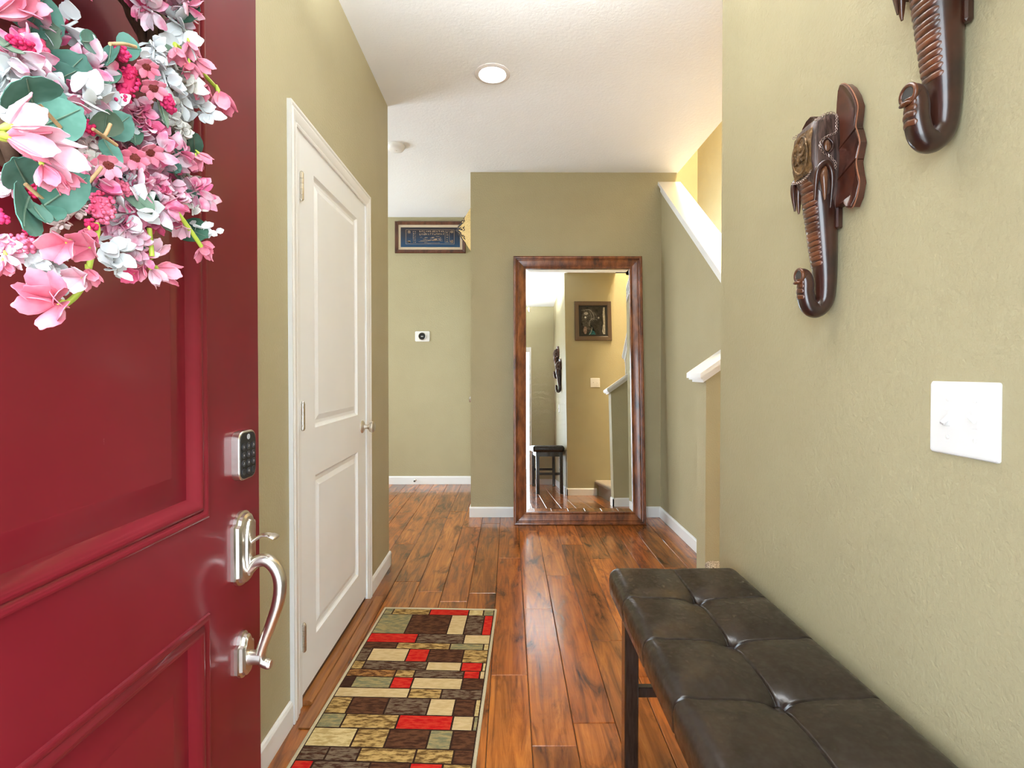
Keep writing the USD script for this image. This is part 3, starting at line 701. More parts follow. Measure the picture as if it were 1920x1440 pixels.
while vlast < RL - .03:
    h = R.uniform(.05, .12); u = 0.0
    while u < RW - .02:
        wd = R.uniform(.06, .2)
        if RW - u - wd < .04: wd = RW - u
        patch(u, u + wd, vlast, min(vlast + h, RL), R.choice('rbgstckbt')); u += wd
    vlast += h

# ------------------------------------------------------------------ light switches
sw = thing('light_switch', 'white double toggle light switch on the near right wall below the elephant heads', 'light switch', (XR, .758, 1.105), -90, group='double light switches')
# local: the wall behind at y > 0, the front towards -y after the turn; x across
def plate_front(m): v, f = vf(m); return fix((np.stack([v[:, 0], -v[:, 2], v[:, 1]], 1), f))
sp = part(sw, 'switch_plate', plate_front(stack(rounded(-.058, .058, -.058, .058, .004, 4), [(0, 0), (0, .002), (.002, .0048), (.004, .0055), (.006, .0057)])), plastic, 30)
for sx, up_ in ((-.023, -1), (.023, 1)):
    part(sp, 'toggle_slot', plate_front(move(box(-.0052, .0052, -.0125, .0125, .0056, .0063, .0003), (sx, 0, 0))), plastic)
    part(sp, 'toggle', plate_front(tube([(sx, 0, .004), (sx, .0085 * up_, .0155)], [(.0046, .0055), (.0036, .0042)], 4, ref=(1, 0, 0))), plastic)
    for sy in (-.030, .030):
        part(sp, 'screw', plate_front(move(lathe([(.0034, .0056), (.0034, .0062), (.002, .0066), (0, .0066)], 14), (sx, sy, 0))), plastic, 40)
dup(sw, (1.06, Y1, 1.36), 180, 'white double toggle light switch below the framed portrait, seen in the mirror')

# ------------------------------------------------------------------ carved elephant heads
el = thing('elephant_mask', 'carved dark wooden elephant head with a brass forehead plate, the lower and farther of two', 'wall carving', (XR, 1.07, 1.293), 0, group='carved elephant heads')
def MX(m):
    """mask coordinates (out, side, height above 1.293) to local: out of the wall is -x, the side nearer the entry -y"""
    v, f = vf(m); v = v.copy(); v[:, 2] -= 1.293
    return fix((np.stack([-v[:, 0], -v[:, 1], v[:, 2]], 1), f))
def flip(m): v, f = vf(m); return v * [1, -1, 1], f[:, ::-1]
def ring(z, a0, a1, bh, e=4., n=32):
    th = np.arange(n) * 2 * PI / n; c, s = np.cos(th), np.sin(th)
    ca, ra = (a0 + a1) / 2, (a1 - a0) / 2
    return np.stack([ca + ra * np.sign(c) * np.abs(c) ** (2 / e), bh * np.sign(s) * np.abs(s) ** (2 / e), np.full(n, z)], 1)
hd = part(el, 'head', MX(loft([ring(*q) for q in ((1.722, .012, .026, .014), (1.719, .008, .038, .026), (1.711, .004, .054, .035), (1.697, .001, .068, .039), (1.66, .001, .074, .041), (1.62, .001, .073, .041), (1.585, .001, .067, .038), (1.55, .001, .05, .034), (1.50, .002, .03, .026), (1.478, .004, .02, .018))])), cloth_m, 40)
# trunk with carved rings
tp = bez([(.036, 0, 1.60), (.033, 0, 1.555), (.028, 0, 1.50), (.0235, 0, 1.445), (.020, 0, 1.40), (.019, 0, 1.36), (.0225, 0, 1.328), (.0375, 0, 1.3115), (.0535, 0, 1.320), (.0605, 0, 1.345), (.0605, 0, 1.364), (.0620, 0, 1.377), (.0665, 0, 1.3845), (.0735, 0, 1.3845)], 14)
s = np.linspace(0, 1, len(tp))
tra = np.interp(s, [0, .12, .3, .45, .6, .75, .9, 1], [.034, .031, .0235, .0185, .0168, .0160, .0150, .0155])
trb = np.interp(s, [0, .12, .3, .45, .6, .75, .9, 1], [.036, .033, .026, .021, .0185, .0170, .0155, .0165])
part(el, 'trunk', MX(tube(tp, [(a, b) for a, b in zip(tra, trb)], 20, ref=(0, 1, 0)) if False else tube(tp, [(b, a) for a, b in zip(tra, trb)], 20, ref=(0, 1, 0), caps=True)), mask_wood, 60)
T = np.gradient(tp, axis=0); T /= np.linalg.norm(T, axis=1, keepdims=True)
N = np.stack([-T[:, 2], np.zeros(len(T)), T[:, 0]], 1)        # towards the outer (front) side of the trunk
acc = np.concatenate([[0], np.cumsum(np.linalg.norm(np.diff(tp, axis=0), axis=1))])
def carve_ring(q):
    i = int(np.argmin(np.abs(acc - q)))
    c, ra, rb = tp[i], tra[i], trb[i]
    sg = 1 if q < .25 else -1
    pts = [c + sg * N[i] * (ra * math.cos(a) - .0004) + np.array([0, (rb - .0004) * math.sin(a), 0]) - T[i] * .003 * math.sin(abs(a)) for a in np.linspace(-.85, .85, 13)]
    i2 = min(i + 1, len(tp) - 1)
    return tube(pts, [(.002, .0005)] + [(.0047, .0015)] * 11 + [(.002, .0005)], 10, ref=T[i])
qs = [x for x in np.arange(.012, .196, .0105)] + [x for x in np.arange(.338, .385, .0105)]
if N[10][0] < 0: N = -N
for q in qs: part(el, 'trunk_ridge', MX(carve_ring(q)), mask_ridge, 60)
# open tip
tipc, tipd = tp[-1], T[-1]
lip = [tipc + tipd * .001 + .0145 * math.cos(a) * np.array([0, 1, 0]) + .0140 * math.sin(a) * np.cross(tipd, [0, 1, 0]) for a in np.linspace(0, 2 * PI, 20, endpoint=False)]
part(el, 'trunk_lip', MX(join(tube(lip, .0035, 8, closed=True), ball(.006, tipc + tipd * .004 + np.array([0.002, 0, -.015]), (.9, 1.9, .6), 2))), mask_ridge, 60)
part(el, 'nostril', MX(move(lathe([(.0135, 0), (.0115, -.0005), (0, -.0008)], 16), tipc + tipd * .0022, basis(tipd, (0, 1, 0))[:, [1, 2, 0]])), slot_m, 40)
# ears: scalloped boards with three carved lobes
ear = np.array([(.030, 1.52), (.061, 1.5205), (.070, 1.508), (.083, 1.505), (.094, 1.520), (.1015, 1.5476), (.096, 1.57), (.092, 1.591), (.097, 1.608), (.1015, 1.6257), (.096, 1.645), (.090, 1.6626), (.093, 1.68), (.0955, 1.699), (.086, 1.725), (.072, 1.748), (.058, 1.763), (.045, 1.7695), (.036, 1.762), (.030, 1.735), (.026, 1.70)])
def ear_board(cut0, cut1):
    from shapely.geometry import Polygon, box as sbox
    g = Polygon(ear).intersection(Polygon([(0, cut0 - .02), (.12, cut0 + .02), (.12, cut1 + .02), (0, cut1 - .02)]))
    g = g.buffer(-.0006)
    P = np.array(g.exterior.coords)[:-1]
    def lift(p, t): return np.array([(.003 + t + .018 * (x - .03) * 0 + .006 * math.sin((x - .03) / .07 * PI) * (t > .01), x, y) for x, y in p])
    c = P.mean(0)
    ins = lambda k: (P - c) * (1 - k / np.maximum(np.linalg.norm(P - c, axis=1, keepdims=True), .01)) + c
    rings = [lift(P, 0), lift(P, .0120), lift(ins(.002), .0140), lift(ins(.006), .0125), lift((P - c) * .5 + c, .0100)]
    return loft(rings)
def far_ear(m):
    v, f = flip(m); v = v.copy(); v[:, 2] = 1.592 + (v[:, 2] - 1.5) * .6; v[:, 1] -= .008
    return v, f
for sgn in (1, -1):
    for i, (a, b) in enumerate(((1.40, 1.585), (1.585, 1.645), (1.645, 1.90))):
        m = ear_board(a, b); m = far_ear(m) if sgn < 0 else m
        part(el, 'ear', MX(m), mask_ear, 30)
    rim = bez([(.0172, x, y) for x, y in ear[2:18]], 4)
    m = tube(rim, .0011, 6); m = far_ear(m) if sgn < 0 else m
    part(el, 'ear_rim', MX(m), mask_edge, 60)
    # tusk under its hood
    tk = bez([(.047, .036, 1.603), (.051, .0435, 1.585), (.051, .046, 1.565), (.050, .0465, 1.545), (.0495, .046, 1.532)], 6)
    m = tube(tk, list(np.interp(np.linspace(0, 1, len(tk)), [0, .3, 1], [.007, .0085, .0018])), 12); m = flip(m) if sgn < 0 else m
    part(el, 'tusk', MX(m), horn_m, 60)
    hood = bez([(.064, .036, 1.535), (.065, .041, 1.570), (.062, .044, 1.596), (.049, .046, 1.609), (.036, .044, 1.598), (.031, .041, 1.570), (.030, .034, 1.520)], 8)
    m = tube(hood, list(np.interp(np.linspace(0, 1, len(hood)), [0, .2, .5, .8, 1], [.002, .0055, .0065, .005, .002])), 10); m = flip(m) if sgn < 0 else m
    part(el, 'tusk_hood', MX(m), mask_wood, 60)
    # cheek board
    m = box(.002, .016, .020, .034, 1.478, 1.60, .003); m = flip(m) if sgn < 0 else m
    part(el, 'cheek', MX(m), mask_wood, 30)
    # eye
    m = ball(.0085, (.043, .0415, 1.645), (.85, .6, 1.45), 2); m = flip(m) if sgn < 0 else m
    e_ = part(el, 'eye', MX(m), horn_m, 60)
    for k in (1, -1):
        lid = bez([(.043 , .042, 1.663), (.043 + k * .009, .0435, 1.653), (.043 + k * .0105, .0440, 1.645), (.043 + k * .009, .0435, 1.637), (.043, .042, 1.627)], 6)
        m = tube(lid, .0024, 8); m = flip(m) if sgn < 0 else m
        part(e_, 'eyelid', MX(m), mask_wood, 60)
    # twisted braid along the cloth's edges
    for path in ([(.068, .040, 1.697), (.05, .041, 1.7085), (.034, .041, 1.713), (.024, .042, 1.708)], [(.024, .0425, 1.708), (.024, .043, 1.69), (.025, .043, 1.672)], [(.026, .043, 1.67), (.036, .0435, 1.667), (.052, .043, 1.658), (.058, .043, 1.645), (.053, .043, 1.632), (.040, .0435, 1.624), (.028, .043, 1.612)], [(.026, .043, 1.612), (.026, .042, 1.595)],
                 [(.066, .0405, 1.598), (.05, .043, 1.612), (.034, .043, 1.606)], [(.072, .037, 1.597), (.0705, .02, 1.5905), (.070, 0, 1.588)]):
        base = bez(path, 20)
        ac = np.concatenate([[0], np.cumsum(np.linalg.norm(np.diff(base, axis=0), axis=1))])
        tt = np.gradient(base, axis=0); tt /= np.linalg.norm(tt, axis=1, keepdims=True)
        sd = np.cross(tt, [0, 1.0, 0]) if abs(tt[0][1]) < .7 else np.cross(tt, [1., 0, 0])
        strands = []
        for ph in (0, PI):
            strands.append(tube(base + sd * (np.sin(ac / .0021 + ph) * .0022)[:, None] + np.array([0, .0006, 0]) * np.cos(ac / .0021 + ph)[:, None], .0007, 5))
        m = join(*strands); m = flip(m) if sgn < 0 else m
        part(el, 'braid', MX(m), braid_m, 60)
# brass relief plate on the forehead
uu, ww = np.meshgrid(np.linspace(-1, 1, 25), np.linspace(-1, 1, 41), indexing='ij')
zz = 1.642 + .046 * ww; bbv = .034 * uu
hgt = .0035 * (meshkit.fbm(np.stack([bbv * 130, zz * 130, 0 * zz], -1), 3, 5) - .5) + .0012
aa = np.interp(zz, [1.585, 1.62, 1.66, 1.697], [.067, .073, .074, .068]) - .0035 * np.abs(uu) ** 4 + hgt
idx = np.arange(uu.size).reshape(uu.shape)
pv = np.stack([aa, bbv, zz], -1).reshape(-1, 3)
pf = np.stack([idx[:-1, :-1], idx[1:, :-1], idx[1:, 1:], idx[:-1, 1:]], -1).reshape(-1, 4)
back = pv - [.006, 0, 0]
fp = part(el, 'forehead_plate', MX(join((pv, pf), (back, pf[:, ::-1]))), brass, True)
ov = [(np.interp(1.642 + .040 * math.sin(a), [1.585, 1.62, 1.66, 1.697], [.067, .073, .074, .068]) + .0015, .026 * math.cos(a), 1.642 + .038 * math.sin(a)) for a in np.linspace(0, 2 * PI, 40, endpoint=False)]
part(fp, 'oval_border', MX(tube(ov, .0026, 8, closed=True)), brass, 60)
part(fp, 'relief_figure', MX(join(ball(.007, (.0745, 0, 1.655), (.5, 1, 1.1), 2), ball(.010, (.0745, -.002, 1.636), (.4, 1, 1.2), 2), *[tube(bez([(.0755, 0, 1.64), (.0755, sx * .010, 1.634 + sy), (.0755, sx * .017, 1.64 + 2 * sy)], 5), .0022, 6) for sx in (-1, 1) for sy in (-.006, .005)])), brass, 60)
dup(el, (XR, .78, 1.521), None, 'carved dark elephant head cut off above its trunk, the nearer and higher of two')

# ------------------------------------------------------------------ things on the far walls
th = thing('thermostat', 'round black thermostat on a white wall plate', 'thermostat', (-.90, YB, 1.535))
tp_ = part(th, 'wall_plate', plate_front(stack(rounded(-.075, .075, -.053, .053, .012, 5), [(0, 0), (0, .006), (.002, .0085), (.005, .009)])), plastic, 30)
part(th, 'dial', plate_front(lathe([(.040, .009), (.040, .022), (.037, .025), (.034, .0256)], 36)), nickel, 30)
part(th, 'screen', plate_front(lathe([(.0345, .0255), (.030, .0266), (0, .0275)], 36)), black_gl, 40)
sg = part(th, 'display', plate_front(move(box(-.012, .012, -.006, .006, .0272, .0279), (0, -.002, 0))), mark_m)

stp = thing('door_stop', 'small metal door stop screwed to the far baseboard', 'door stop', (-.975, YB - BT, .045))
part(stp, 'stop_base', plate_front(lathe([(.013, 0), (.012, .004), (.005, .008), (.005, .045)], 16)), nickel, 40)
part(stp, 'rubber_tip', plate_front(lathe([(.008, .045), (.009, .055), (.006, .060), (0, .061)], 16)), slot_m, 40)

# framed batik in the passage
def wall_frame(t_, W, H, prof, m):
    for q in frame_pieces(W, H, prof): 
        v, f = q
        part(t_, 'frame_rail', fix((v, f)), m, 30)
bt = thing('framed_print', 'wide framed dark blue print with tan lettering high on the far wall', 'picture', (-.815, YB - .001, 2.393))
FW, FH = .728, .326
wall_frame(bt, FW, FH, [(0, 0), (0, .018), (.006, .024), (.014, .022), (.022, .017), (.030, .015), (.034, .012), (.034, 0)], art_frame)
part(bt, 'mat_board', box(-FW / 2 + .03, FW / 2 - .03, -.006, -.001, .03, FH - .03), plain('cream_mat', (.62, .50, .36), .8))
blue = mat('indigo_print', {'g': ('texture_coordinate', {}), 's': ('separate_xyz', {}), 'n': ('noise_texture', {'scale': 14., 'detail': 4.}), 'ad': ('math', {'math_type': 'multiply_add', 'value2': .12}),
                            'r': ('rgb_ramp', {'ramp': [(.14, (.010, .055, .13)), (.21, (.014, .035, .075)), (.29, (.022, .018, .026))]}), 'p': ('principled_bsdf', {'roughness': .35})},
           [('g.object', 's.vector' if False else 's.vector'), ('g.object', 'n.vector'), ('n.fac', 'ad.value1'), ('s.z', 'ad.value3'), ('ad.value', 'r.fac'), ('r.color', 'p.base_color')])
bw0, bw1, bh0, bh1 = -.305, .305, .062, .264
part(bt, 'print_sheet', box(bw0, bw1, -.008, -.006, bh0, bh1), blue)
gold = plain('tan_ink', (.42, .30, .20), .6)
marks = []
def mk(x0, x1, z0, z1): marks.append(box(bw0 + x0 * .61, bw0 + x1 * .61, -.0086, -.0079, bh0 + z0 * .202, bh0 + z1 * .202))
for a in ((.085, .905, .145, .157), (.085, .905, .875, .887), (.085, .090, .15, .88), (.90, .905, .15, .88)): mk(*a)
Q = random.Random(3)
def glyph(cx, cz, sw_, sh_):
    for _ in range(4):
        if Q.random() < .5: a = cz + Q.uniform(-.5, .5) * sh_; mk(cx - sw_ * Q.uniform(.2, .5), cx + sw_ * Q.uniform(.2, .5), a - .012, a + .012)
        else: a = cx + Q.uniform(-.5, .5) * sw_; mk(a - .0035, a + .0035, cz - sh_ * Q.uniform(.2, .5), cz + sh_ * Q.uniform(.2, .5))
for cx in np.linspace(.33, .72, 12):
    for cz in (.80, .66): glyph(cx, cz, .026, .10)
for cz in np.linspace(.25, .78, 6): glyph(.215, cz, .022, .07); glyph(.245, cz, .018, .06)
for cz in np.linspace(.28, .74, 5): glyph(.785, cz, .028, .07)
for a in ((.745, .825, .24, .25), (.745, .825, .80, .81), (.745, .749, .24, .81), (.821, .825, .24, .81)): mk(*a)
for cx, cz in ((.14, .28), (.865, .28), (.14, .77), (.865, .77)):
    for k in range(3): glyph(cx, cz, .05, .14)
for _ in range(46):
    a = Q.gauss(.55, .09); b = .30 + abs(Q.gauss(0, .10)); l_ = Q.uniform(.008, .03)
    if .28 < a < .74 and b < .55: mk(a - l_, a + l_, b, b + .016)
mk(.40, .66, .20, .212); mk(.30, .45, .27, .282)
part(bt, 'print_marks', join(*marks), gold)

# conical hat hanging on the passage's side wall
hat = thing('conical_hat', 'woven straw conical hat with dark painted figures hanging on the passage wall', 'hat', (-.31, 4.6, 2.476))
straw = mottled('woven_straw', (.42, .26, .075), (.70, .50, .20), 1., .6, .8, 1., stretch=(60, 90, 90), coord='obj', lo=.3, hi=.7, dist=.004)
ink = plain('dark_hat_paint', (.018, .010, .008), .6)
HR, HH = .245, .172
def cone(r, hgt_, t_):
    prof = [(r, 0), (r + .004, .002), (r, .006)] + [(r * (1 - k), .006 + (hgt_ - .006) * k) for k in (.2, .4, .6, .8, .97)] + [(.0, hgt_)]
    v, f = lathe(prof, 56)
    return fix((np.stack([-v[:, 2] - .003, v[:, 0], v[:, 1]], 1), f))
hp = part(hat, 'hat_cone', cone(HR, HH, .003), straw, 50)
for k in (.18, .36, .54, .72): part(hat, 'hoop', tube([(-.003 - HH * k - .0005, HR * (1 - k) * math.cos(a) * 1.003, HR * (1 - k) * math.sin(a) * 1.003) for a in np.linspace(0, 2 * PI, 48, endpoint=False)], .0012, 6, closed=True), straw, 50)
def on_cone(k, a): return np.array([-.003 - (.006 + (HH - .006) * k) - .001, HR * (1 - k) * math.cos(a) * 1.004, HR * (1 - k) * math.sin(a) * 1.004])
part(hat, 'hat_tip', tube([on_cone(.9, 0) * [1, 0, 0] + [0, 0, 0], [-.003 - HH - .012, 0, 0]], [.026, .004], 20), ink, 40)
for j in range(9):
    a0 = j * 2 * PI / 9 + .2
    part(hat, 'painted_figure', join(tube([on_cone(.88, a0), on_cone(.70, a0 + .10)], [.010, .003], 8), tube([on_cone(.80, a0 + .3), on_cone(.64, a0 + .34)], [.004, .007], 8), tube([on_cone(.60, a0 + .15), on_cone(.48, a0 + .42)], [.004, .003], 8), tube([on_cone(.52, a0 + .42), on_cone(.60, a0 + .47)], [.0035, .003], 8), tube([on_cone(.55, a0 + .25), on_cone(.50, a0 + .15)], [.003, .003], 8)), ink, 40)

# framed portrait, seen in the mirror
po = thing('framed_portrait', 'brown framed dark chalk portrait of a black dog, seen in the mirror', 'picture', (1.05, Y1 + .001, 1.89), 180)
PWd, PH = .46, .50
wall_frame(po, PWd, PH, [(0, 0), (0, .016), (.004, .021), (.045, .017), (.053, .010), (.053, 0)], brown_frame)
blk = plain('black_mat', (.012, .012, .012), .7)
part(po, 'mat_board', box(-.18, .18, -.006, -.001, .05, .45), blk)
dk = mottled('charcoal_drawing', (.008, .007, .006), (.045, .04, .034), 22., .9, 0, coord='obj', detail=5.)
part(po, 'drawing_sheet', box(-.15, .15, -.0075, -.006, .075, .425), dk)
def flat(poly, m, nm, k=0): part(po, nm, plate_front(prism(poly, .0074 + .0004 * k, .0082 + .0004 * k)), m)
pale = mottled('pale_chalk', (.22, .20, .17), (.42, .40, .35), 40., .9, 0, coord='obj')
def ell(cx, cz, a, b, n=20, t0=0, t1=360): return [(cx + a * math.cos(math.radians(t)), cz + b * math.sin(math.radians(t))) for t in np.linspace(t0, t1, n, endpoint=(t1 - t0) < 360)]
def arc(cx, cz, a, b, t0, t1, w_): return ell(cx, cz, a, b, 16, t0, t1) + ell(cx, cz, a - w_, b - w_, 16, t0, t1)[::-1]
# local x is mirrored (the picture faces +y), so the mirror shows it the way round it is written here with x = -right
X_ = lambda poly: [(-x, z) for x, z in poly]
flat(X_([(.125, .08), (.15, .08), (.15, .425), (.13, .425), (.122, .33), (.128, .22), (.11, .12)]), pale, 'pale_edge', 0)
flat(X_(arc(-.07, .29, .085, .11, -30, 120, .006)), pale, 'chalk_line', 0)
flat(X_(arc(-.06, .27, .05, .09, -60, 60, .004)), pale, 'chalk_line', 0)
flat(X_(ell(-.085, .345, .026, .020)), pale, 'chalk_patch', 0)
dgrey = mottled('grey_chalk', (.02, .018, .015), (.11, .10, .085), 45., .9, 0, coord='obj', detail=5.)
flat(X_(ell(-.045, .27, .10, .135)), dgrey, 'dog_face', -1)
flat(X_(ell(.02, .19, .055, .075)), dk, 'dog_muzzle', 0)
flat(X_(arc(.02, .21, .07, .08, 95, 200, .005)), pale, 'chalk_line', 1)
flat(X_(ell(-.115, .385, .03, .012)), dgrey, 'chalk_patch', 0)
flat(X_(ell(-.10, .13, .022, .05)), mottled('pink_chalk', (.16, .10, .08), (.30, .22, .18), 60., .9, 0, coord='obj'), 'chalk_patch', 0)
flat(X_([(-.06, .075), (.03, .075), (.0, .16), (-.03, .20), (-.02, .15)]), mottled('teal_chalk', (.01, .07, .08), (.03, .17, .18), 40., .9, 0, coord='obj'), 'teal_patch', 0)
flat(X_(arc(-.06, .19, .05, .12, -80, -10, .008)), pale, 'chalk_line', 1)
flat(X_(ell(.07, .29, .011, .012)), pale, 'eye_mark', 1)
flat(X_(ell(-.095, .295, .012, .012)), plain('eye_white_chalk', (.6, .6, .55), .8), 'eye_mark', 1)

# ceiling lamp and detector
cl = thing('ceiling_light', 'round recessed ceiling light glowing warm white', 'ceiling light', (-.09, 2.67, ZC))
part(cl, 'trim_ring', lathe([(.094, -.0001), (.094, -.003), (.088, -.007), (.074, -.008), (.071, -.005), (.071, -.0001)], 48), plain('lamp_trim', (.75, .70, .68), .4), 40)
part(cl, 'lens', lathe([(.0, -.0062), (.05, -.006), (.0705, -.0048), (.0705, -.0008)], 48), lamp_m, 40)
fm = thing('ceiling_light', 'semi flush glass bowl ceiling light over the entry, its edge seen in the mirror', 'ceiling light', (.06, 1.15, ZC))
part(fm, 'canopy', lathe([(.0, -.030), (.050, -.028), (.062, -.012), (.064, 0)], 40), nickel, 40)
part(fm, 'rod', lathe([(.006, -.36), (.006, -.02)], 12), nickel, 40)
for a in range(3):
    q = a * 2 * PI / 3
    part(fm, 'arm', tube([(0, 0, -.30), (.156 * math.cos(q), .156 * math.sin(q), -.338)], .004, 8), nickel, 40)
for a in range(3): part(fm, 'bulb', ball(.030, (.07 * math.cos(a * 2 * PI / 3 + .5), .07 * math.sin(a * 2 * PI / 3 + .5), -.365), sub=3), entry_bulb_m, True)
part(fm, 'glass_bowl', lathe([(.0, -.422), (.06, -.415), (.11, -.392), (.145, -.362), (.160, -.335), (.156, -.335), (.14, -.36), (.105, -.388), (.055, -.409), (.0, -.416)], 48), entry_lamp_m, 40)
sd = thing('smoke_detector', 'small white smoke detector on the ceiling past the closet wall', 'smoke detector', (-.80, 3.52, ZC))
part(sd, 'detector_body', lathe([(.0, -.036), (.035, -.035), (.052, -.030), (.060, -.018), (.066, -.010), (.066, 0)], 40), plastic, 40)
part(sd, 'test_button', lathe([(.0, -.0395), (.008, -.039), (.010, -.035)], 16), plastic, 40)

# ------------------------------------------------------------------ wreath on the red door
WC = np.array([XD + .002, .555, 1.52])
wr = thing('flower_wreath', 'round wreath of pink, white and magenta silk flowers with eucalyptus leaves on the red door', 'wreath', WC)
W = np.random.RandomState(11)
ringp = [(WC[0] + .035, WC[1] + .15 * math.cos(a), WC[2] + .15 * math.sin(a)) for a in np.linspace(0, 2 * PI, 48, endpoint=False)]
tw = []
for k in range(7):
    ph = k * 2 * PI / 7
    tw.append(tube([(p[0] + 0.016 * math.cos(ph + i * .55), p[1] + 0.016 * math.sin(ph + i * .55) * math.cos(i * 2 * PI / 48), p[2] + 0.016 * math.sin(ph + i * .55) * math.sin(i * 2 * PI / 48)) for i, p in enumerate(ringp)], .0065, 6, closed=True))
part(wr, 'vine_ring', join(*tw), vine_m, 60, world=True)

def petal(L_, W_, curl=.3, cup=.25, tipw=.35, base=.25, n=7, m=5, th=.0006):
    """a thin shell along +x, its upper side +z; curl bends the tip up (+) or back (-), cup hollows it; base: 0 pointed foot, 1 round foot"""
    V = []
    for i in range(n + 1):
        t_ = .5 - .5 * math.cos(PI * (i / n) ** .9) if n > 4 else i / n
        wd = W_ / 2 * max(math.sin(PI * min(1, t_) ** (1.35 - .75 * base)) ** .62 if 0 < t_ < 1 else 0, .07 if t_ < .5 else .05 + .2 * tipw)
        for j in range(m):
            s_ = (j / (m - 1)) * 2 - 1
            V.append((L_ * t_ * (1 - .15 * abs(curl) * t_) - L_ * .05 * s_ * s_ * (t_ > .9), wd * s_, L_ * curl * t_ * t_ + cup * W_ * .5 * s_ * s_ * math.sin(PI * min(t_ + .1, 1))))
    V = np.array(V); idx = np.arange(len(V)).reshape(n + 1, m)
    q = np.stack([idx[:-1, :-1], idx[1:, :-1], idx[1:, 1:], idx[:-1, 1:]], -1).reshape(-1, 4)
    k = len(V)
    b = np.concatenate([idx[:, 0], idx[-1, 1:], idx[-2::-1, -1], idx[0, -2:0:-1]])
    b2 = np.roll(b, -1)
    side = np.stack([b, b2, b2 + k, b + k], -1)
    return vf((np.vstack([V, V - [0, 0, th]]), np.vstack([q[:, ::-1], q + k, side])))
def outward(p):
    v = CAM * [1, 1, 1] - p
    return v / np.linalg.norm(v)
def leaf(b, tip, wid, m, curl=.12, cup=.18, jit=.25):
    b, tip = np.asarray(b, float), np.asarray(tip, float)
    d = tip - b; ln = np.linalg.norm(d)
    n = outward((b + tip) / 2) + np.array([.3, 0, .1]) + W.normal(0, jit, 3)
    v, f = petal(ln, wid, curl, cup, .5, .85, 8, 5)
    lf = part(wr, 'leaf', move((v, f), b, basis(d, n)), m, 60, world=True)
    rib = np.array([(ln * t_, 0, ln * curl * t_ * t_ + .0006) for t_ in np.linspace(0, .9, 6)])
    part(lf, 'leaf_vein', move(tube(rib, list(np.linspace(.0010, .0004, 6)), 5), b, basis(d, n)), leaf_ms[2], 60, world=True)
def blossom(c, d, size, m, name='pink_blossom', k=5, opening=.42, calyx=stem_m, wr_=.55):
    """tulip shaped flower: its axis d, petals opening by the given angle"""
    c = np.asarray(c, float); Bs = basis(d, W.normal(0, 1, 3))
    p0 = part(wr, name, move(tube([(-size * .22, 0, 0), (-.02 * size, 0, 0), (size * .10, 0, 0)], [size * .04, size * .09, size * .05], 8), c, Bs), calyx, 60, world=True)
    for i in range(k):
        a = i * 2 * PI / k + W.uniform(-.25, .25)
        op = opening * W.uniform(.7, 1.3)
        pe = petal(size * W.uniform(.88, 1.08), size * wr_, -.18 if op > .6 else .08, .4, .9, .2)
        tilt = np.array([[math.cos(op), 0, -math.sin(op)], [0, 1, 0], [math.sin(op), 0, math.cos(op)]])
        spin = np.array([[1, 0, 0], [0, math.cos(a), -math.sin(a)], [0, math.sin(a), math.cos(a)]])
        part(p0, 'petal', move(pe, c, Bs @ spin @ tilt), m, 60, world=True)
def daisy(c, d, size, m):
    c = np.asarray(c, float); Bs = basis(d, W.normal(0, 1, 3))
    ms = []
    for i in range(7):
        a = i * 2 * PI / 7
        op = W.uniform(1.05, 1.35)
        tilt = np.array([[math.cos(op), 0, -math.sin(op)], [0, 1, 0], [math.sin(op), 0, math.cos(op)]])
        spin = np.array([[1, 0, 0], [0, math.cos(a), -math.sin(a)], [0, math.sin(a), math.cos(a)]])
        ms.append(move(petal(size, size * .62, -.1, .2, .8, .5), (0, 0, 0), spin @ tilt))
    p0 = part(wr, 'daisy', move(join(*ms), c, Bs), m, 60, world=True)
    dm = [ball(size * .34, (size * .06, 0, 0), (.45, 1, 1), 2)]
    for _ in range(40):
        a, r_ = W.uniform(0, 2 * PI), size * .34 * math.sqrt(W.uniform(0, 1))
        dm.append(ball(size * .045, (size * .06 + size * .15 * math.sqrt(max(0, 1 - (r_ / (size * .34)) ** 2)), r_ * math.cos(a), r_ * math.sin(a)), sub=0))
    part(p0, 'flower_centre', move(join(*dm), c, Bs), daisy_c, 60, world=True)
def cluster(a, b, rad, m, name='berry_cluster', grain=.0042, n=70):
    """many small florets packed round the line a-b"""
    a, b = np.asarray(a, float), np.asarray(b, float); ms = []
    for _ in range(n):
        t_ = W.uniform(0, 1); v = W.normal(0, 1, 3); v /= np.linalg.norm(v)
        env = rad * math.sqrt(max(.15, 1 - (2 * t_ - 1) ** 2 * .75))
        ms.append(ball(grain * W.uniform(.75, 1.2), a + (b - a) * t_ + v * env * W.uniform(.75, 1.), (1, 1, 1), 1))
    ms.append(tube([a, (a + b) / 2, b], [rad * .55, rad * .7, rad * .5], 8))
    part(wr, name, join(*ms), m, 60, world=True)
def floret_spike(a, b, rad, mats, name, plen=.016, n=30, outw=.9):
    """a spike of small pointed petals round the line a-b"""
    a, b = np.asarray(a, float), np.asarray(b, float); d = (b - a) / np.linalg.norm(b - a); ms = [tube([a, b], [.0022, .0012], 6)]
    for i in range(n):
        t_ = (i + .5) / n; v = W.normal(0, 1, 3); v -= d * v.dot(d); v /= np.linalg.norm(v)
        dirn = v * outw + d * W.uniform(.3, .9)
        o = a + (b - a) * t_ + v * rad * .25
        pe = petal(plen * W.uniform(.7, 1.1), plen * .62, W.uniform(-.3, .3), .3, .9, .5, 5, 3)
        ms.append(move(pe, o, basis(dirn, outward(o) + v + W.normal(0, .3, 3))))
    part(wr, name, join(*ms), mats, 60, world=True)
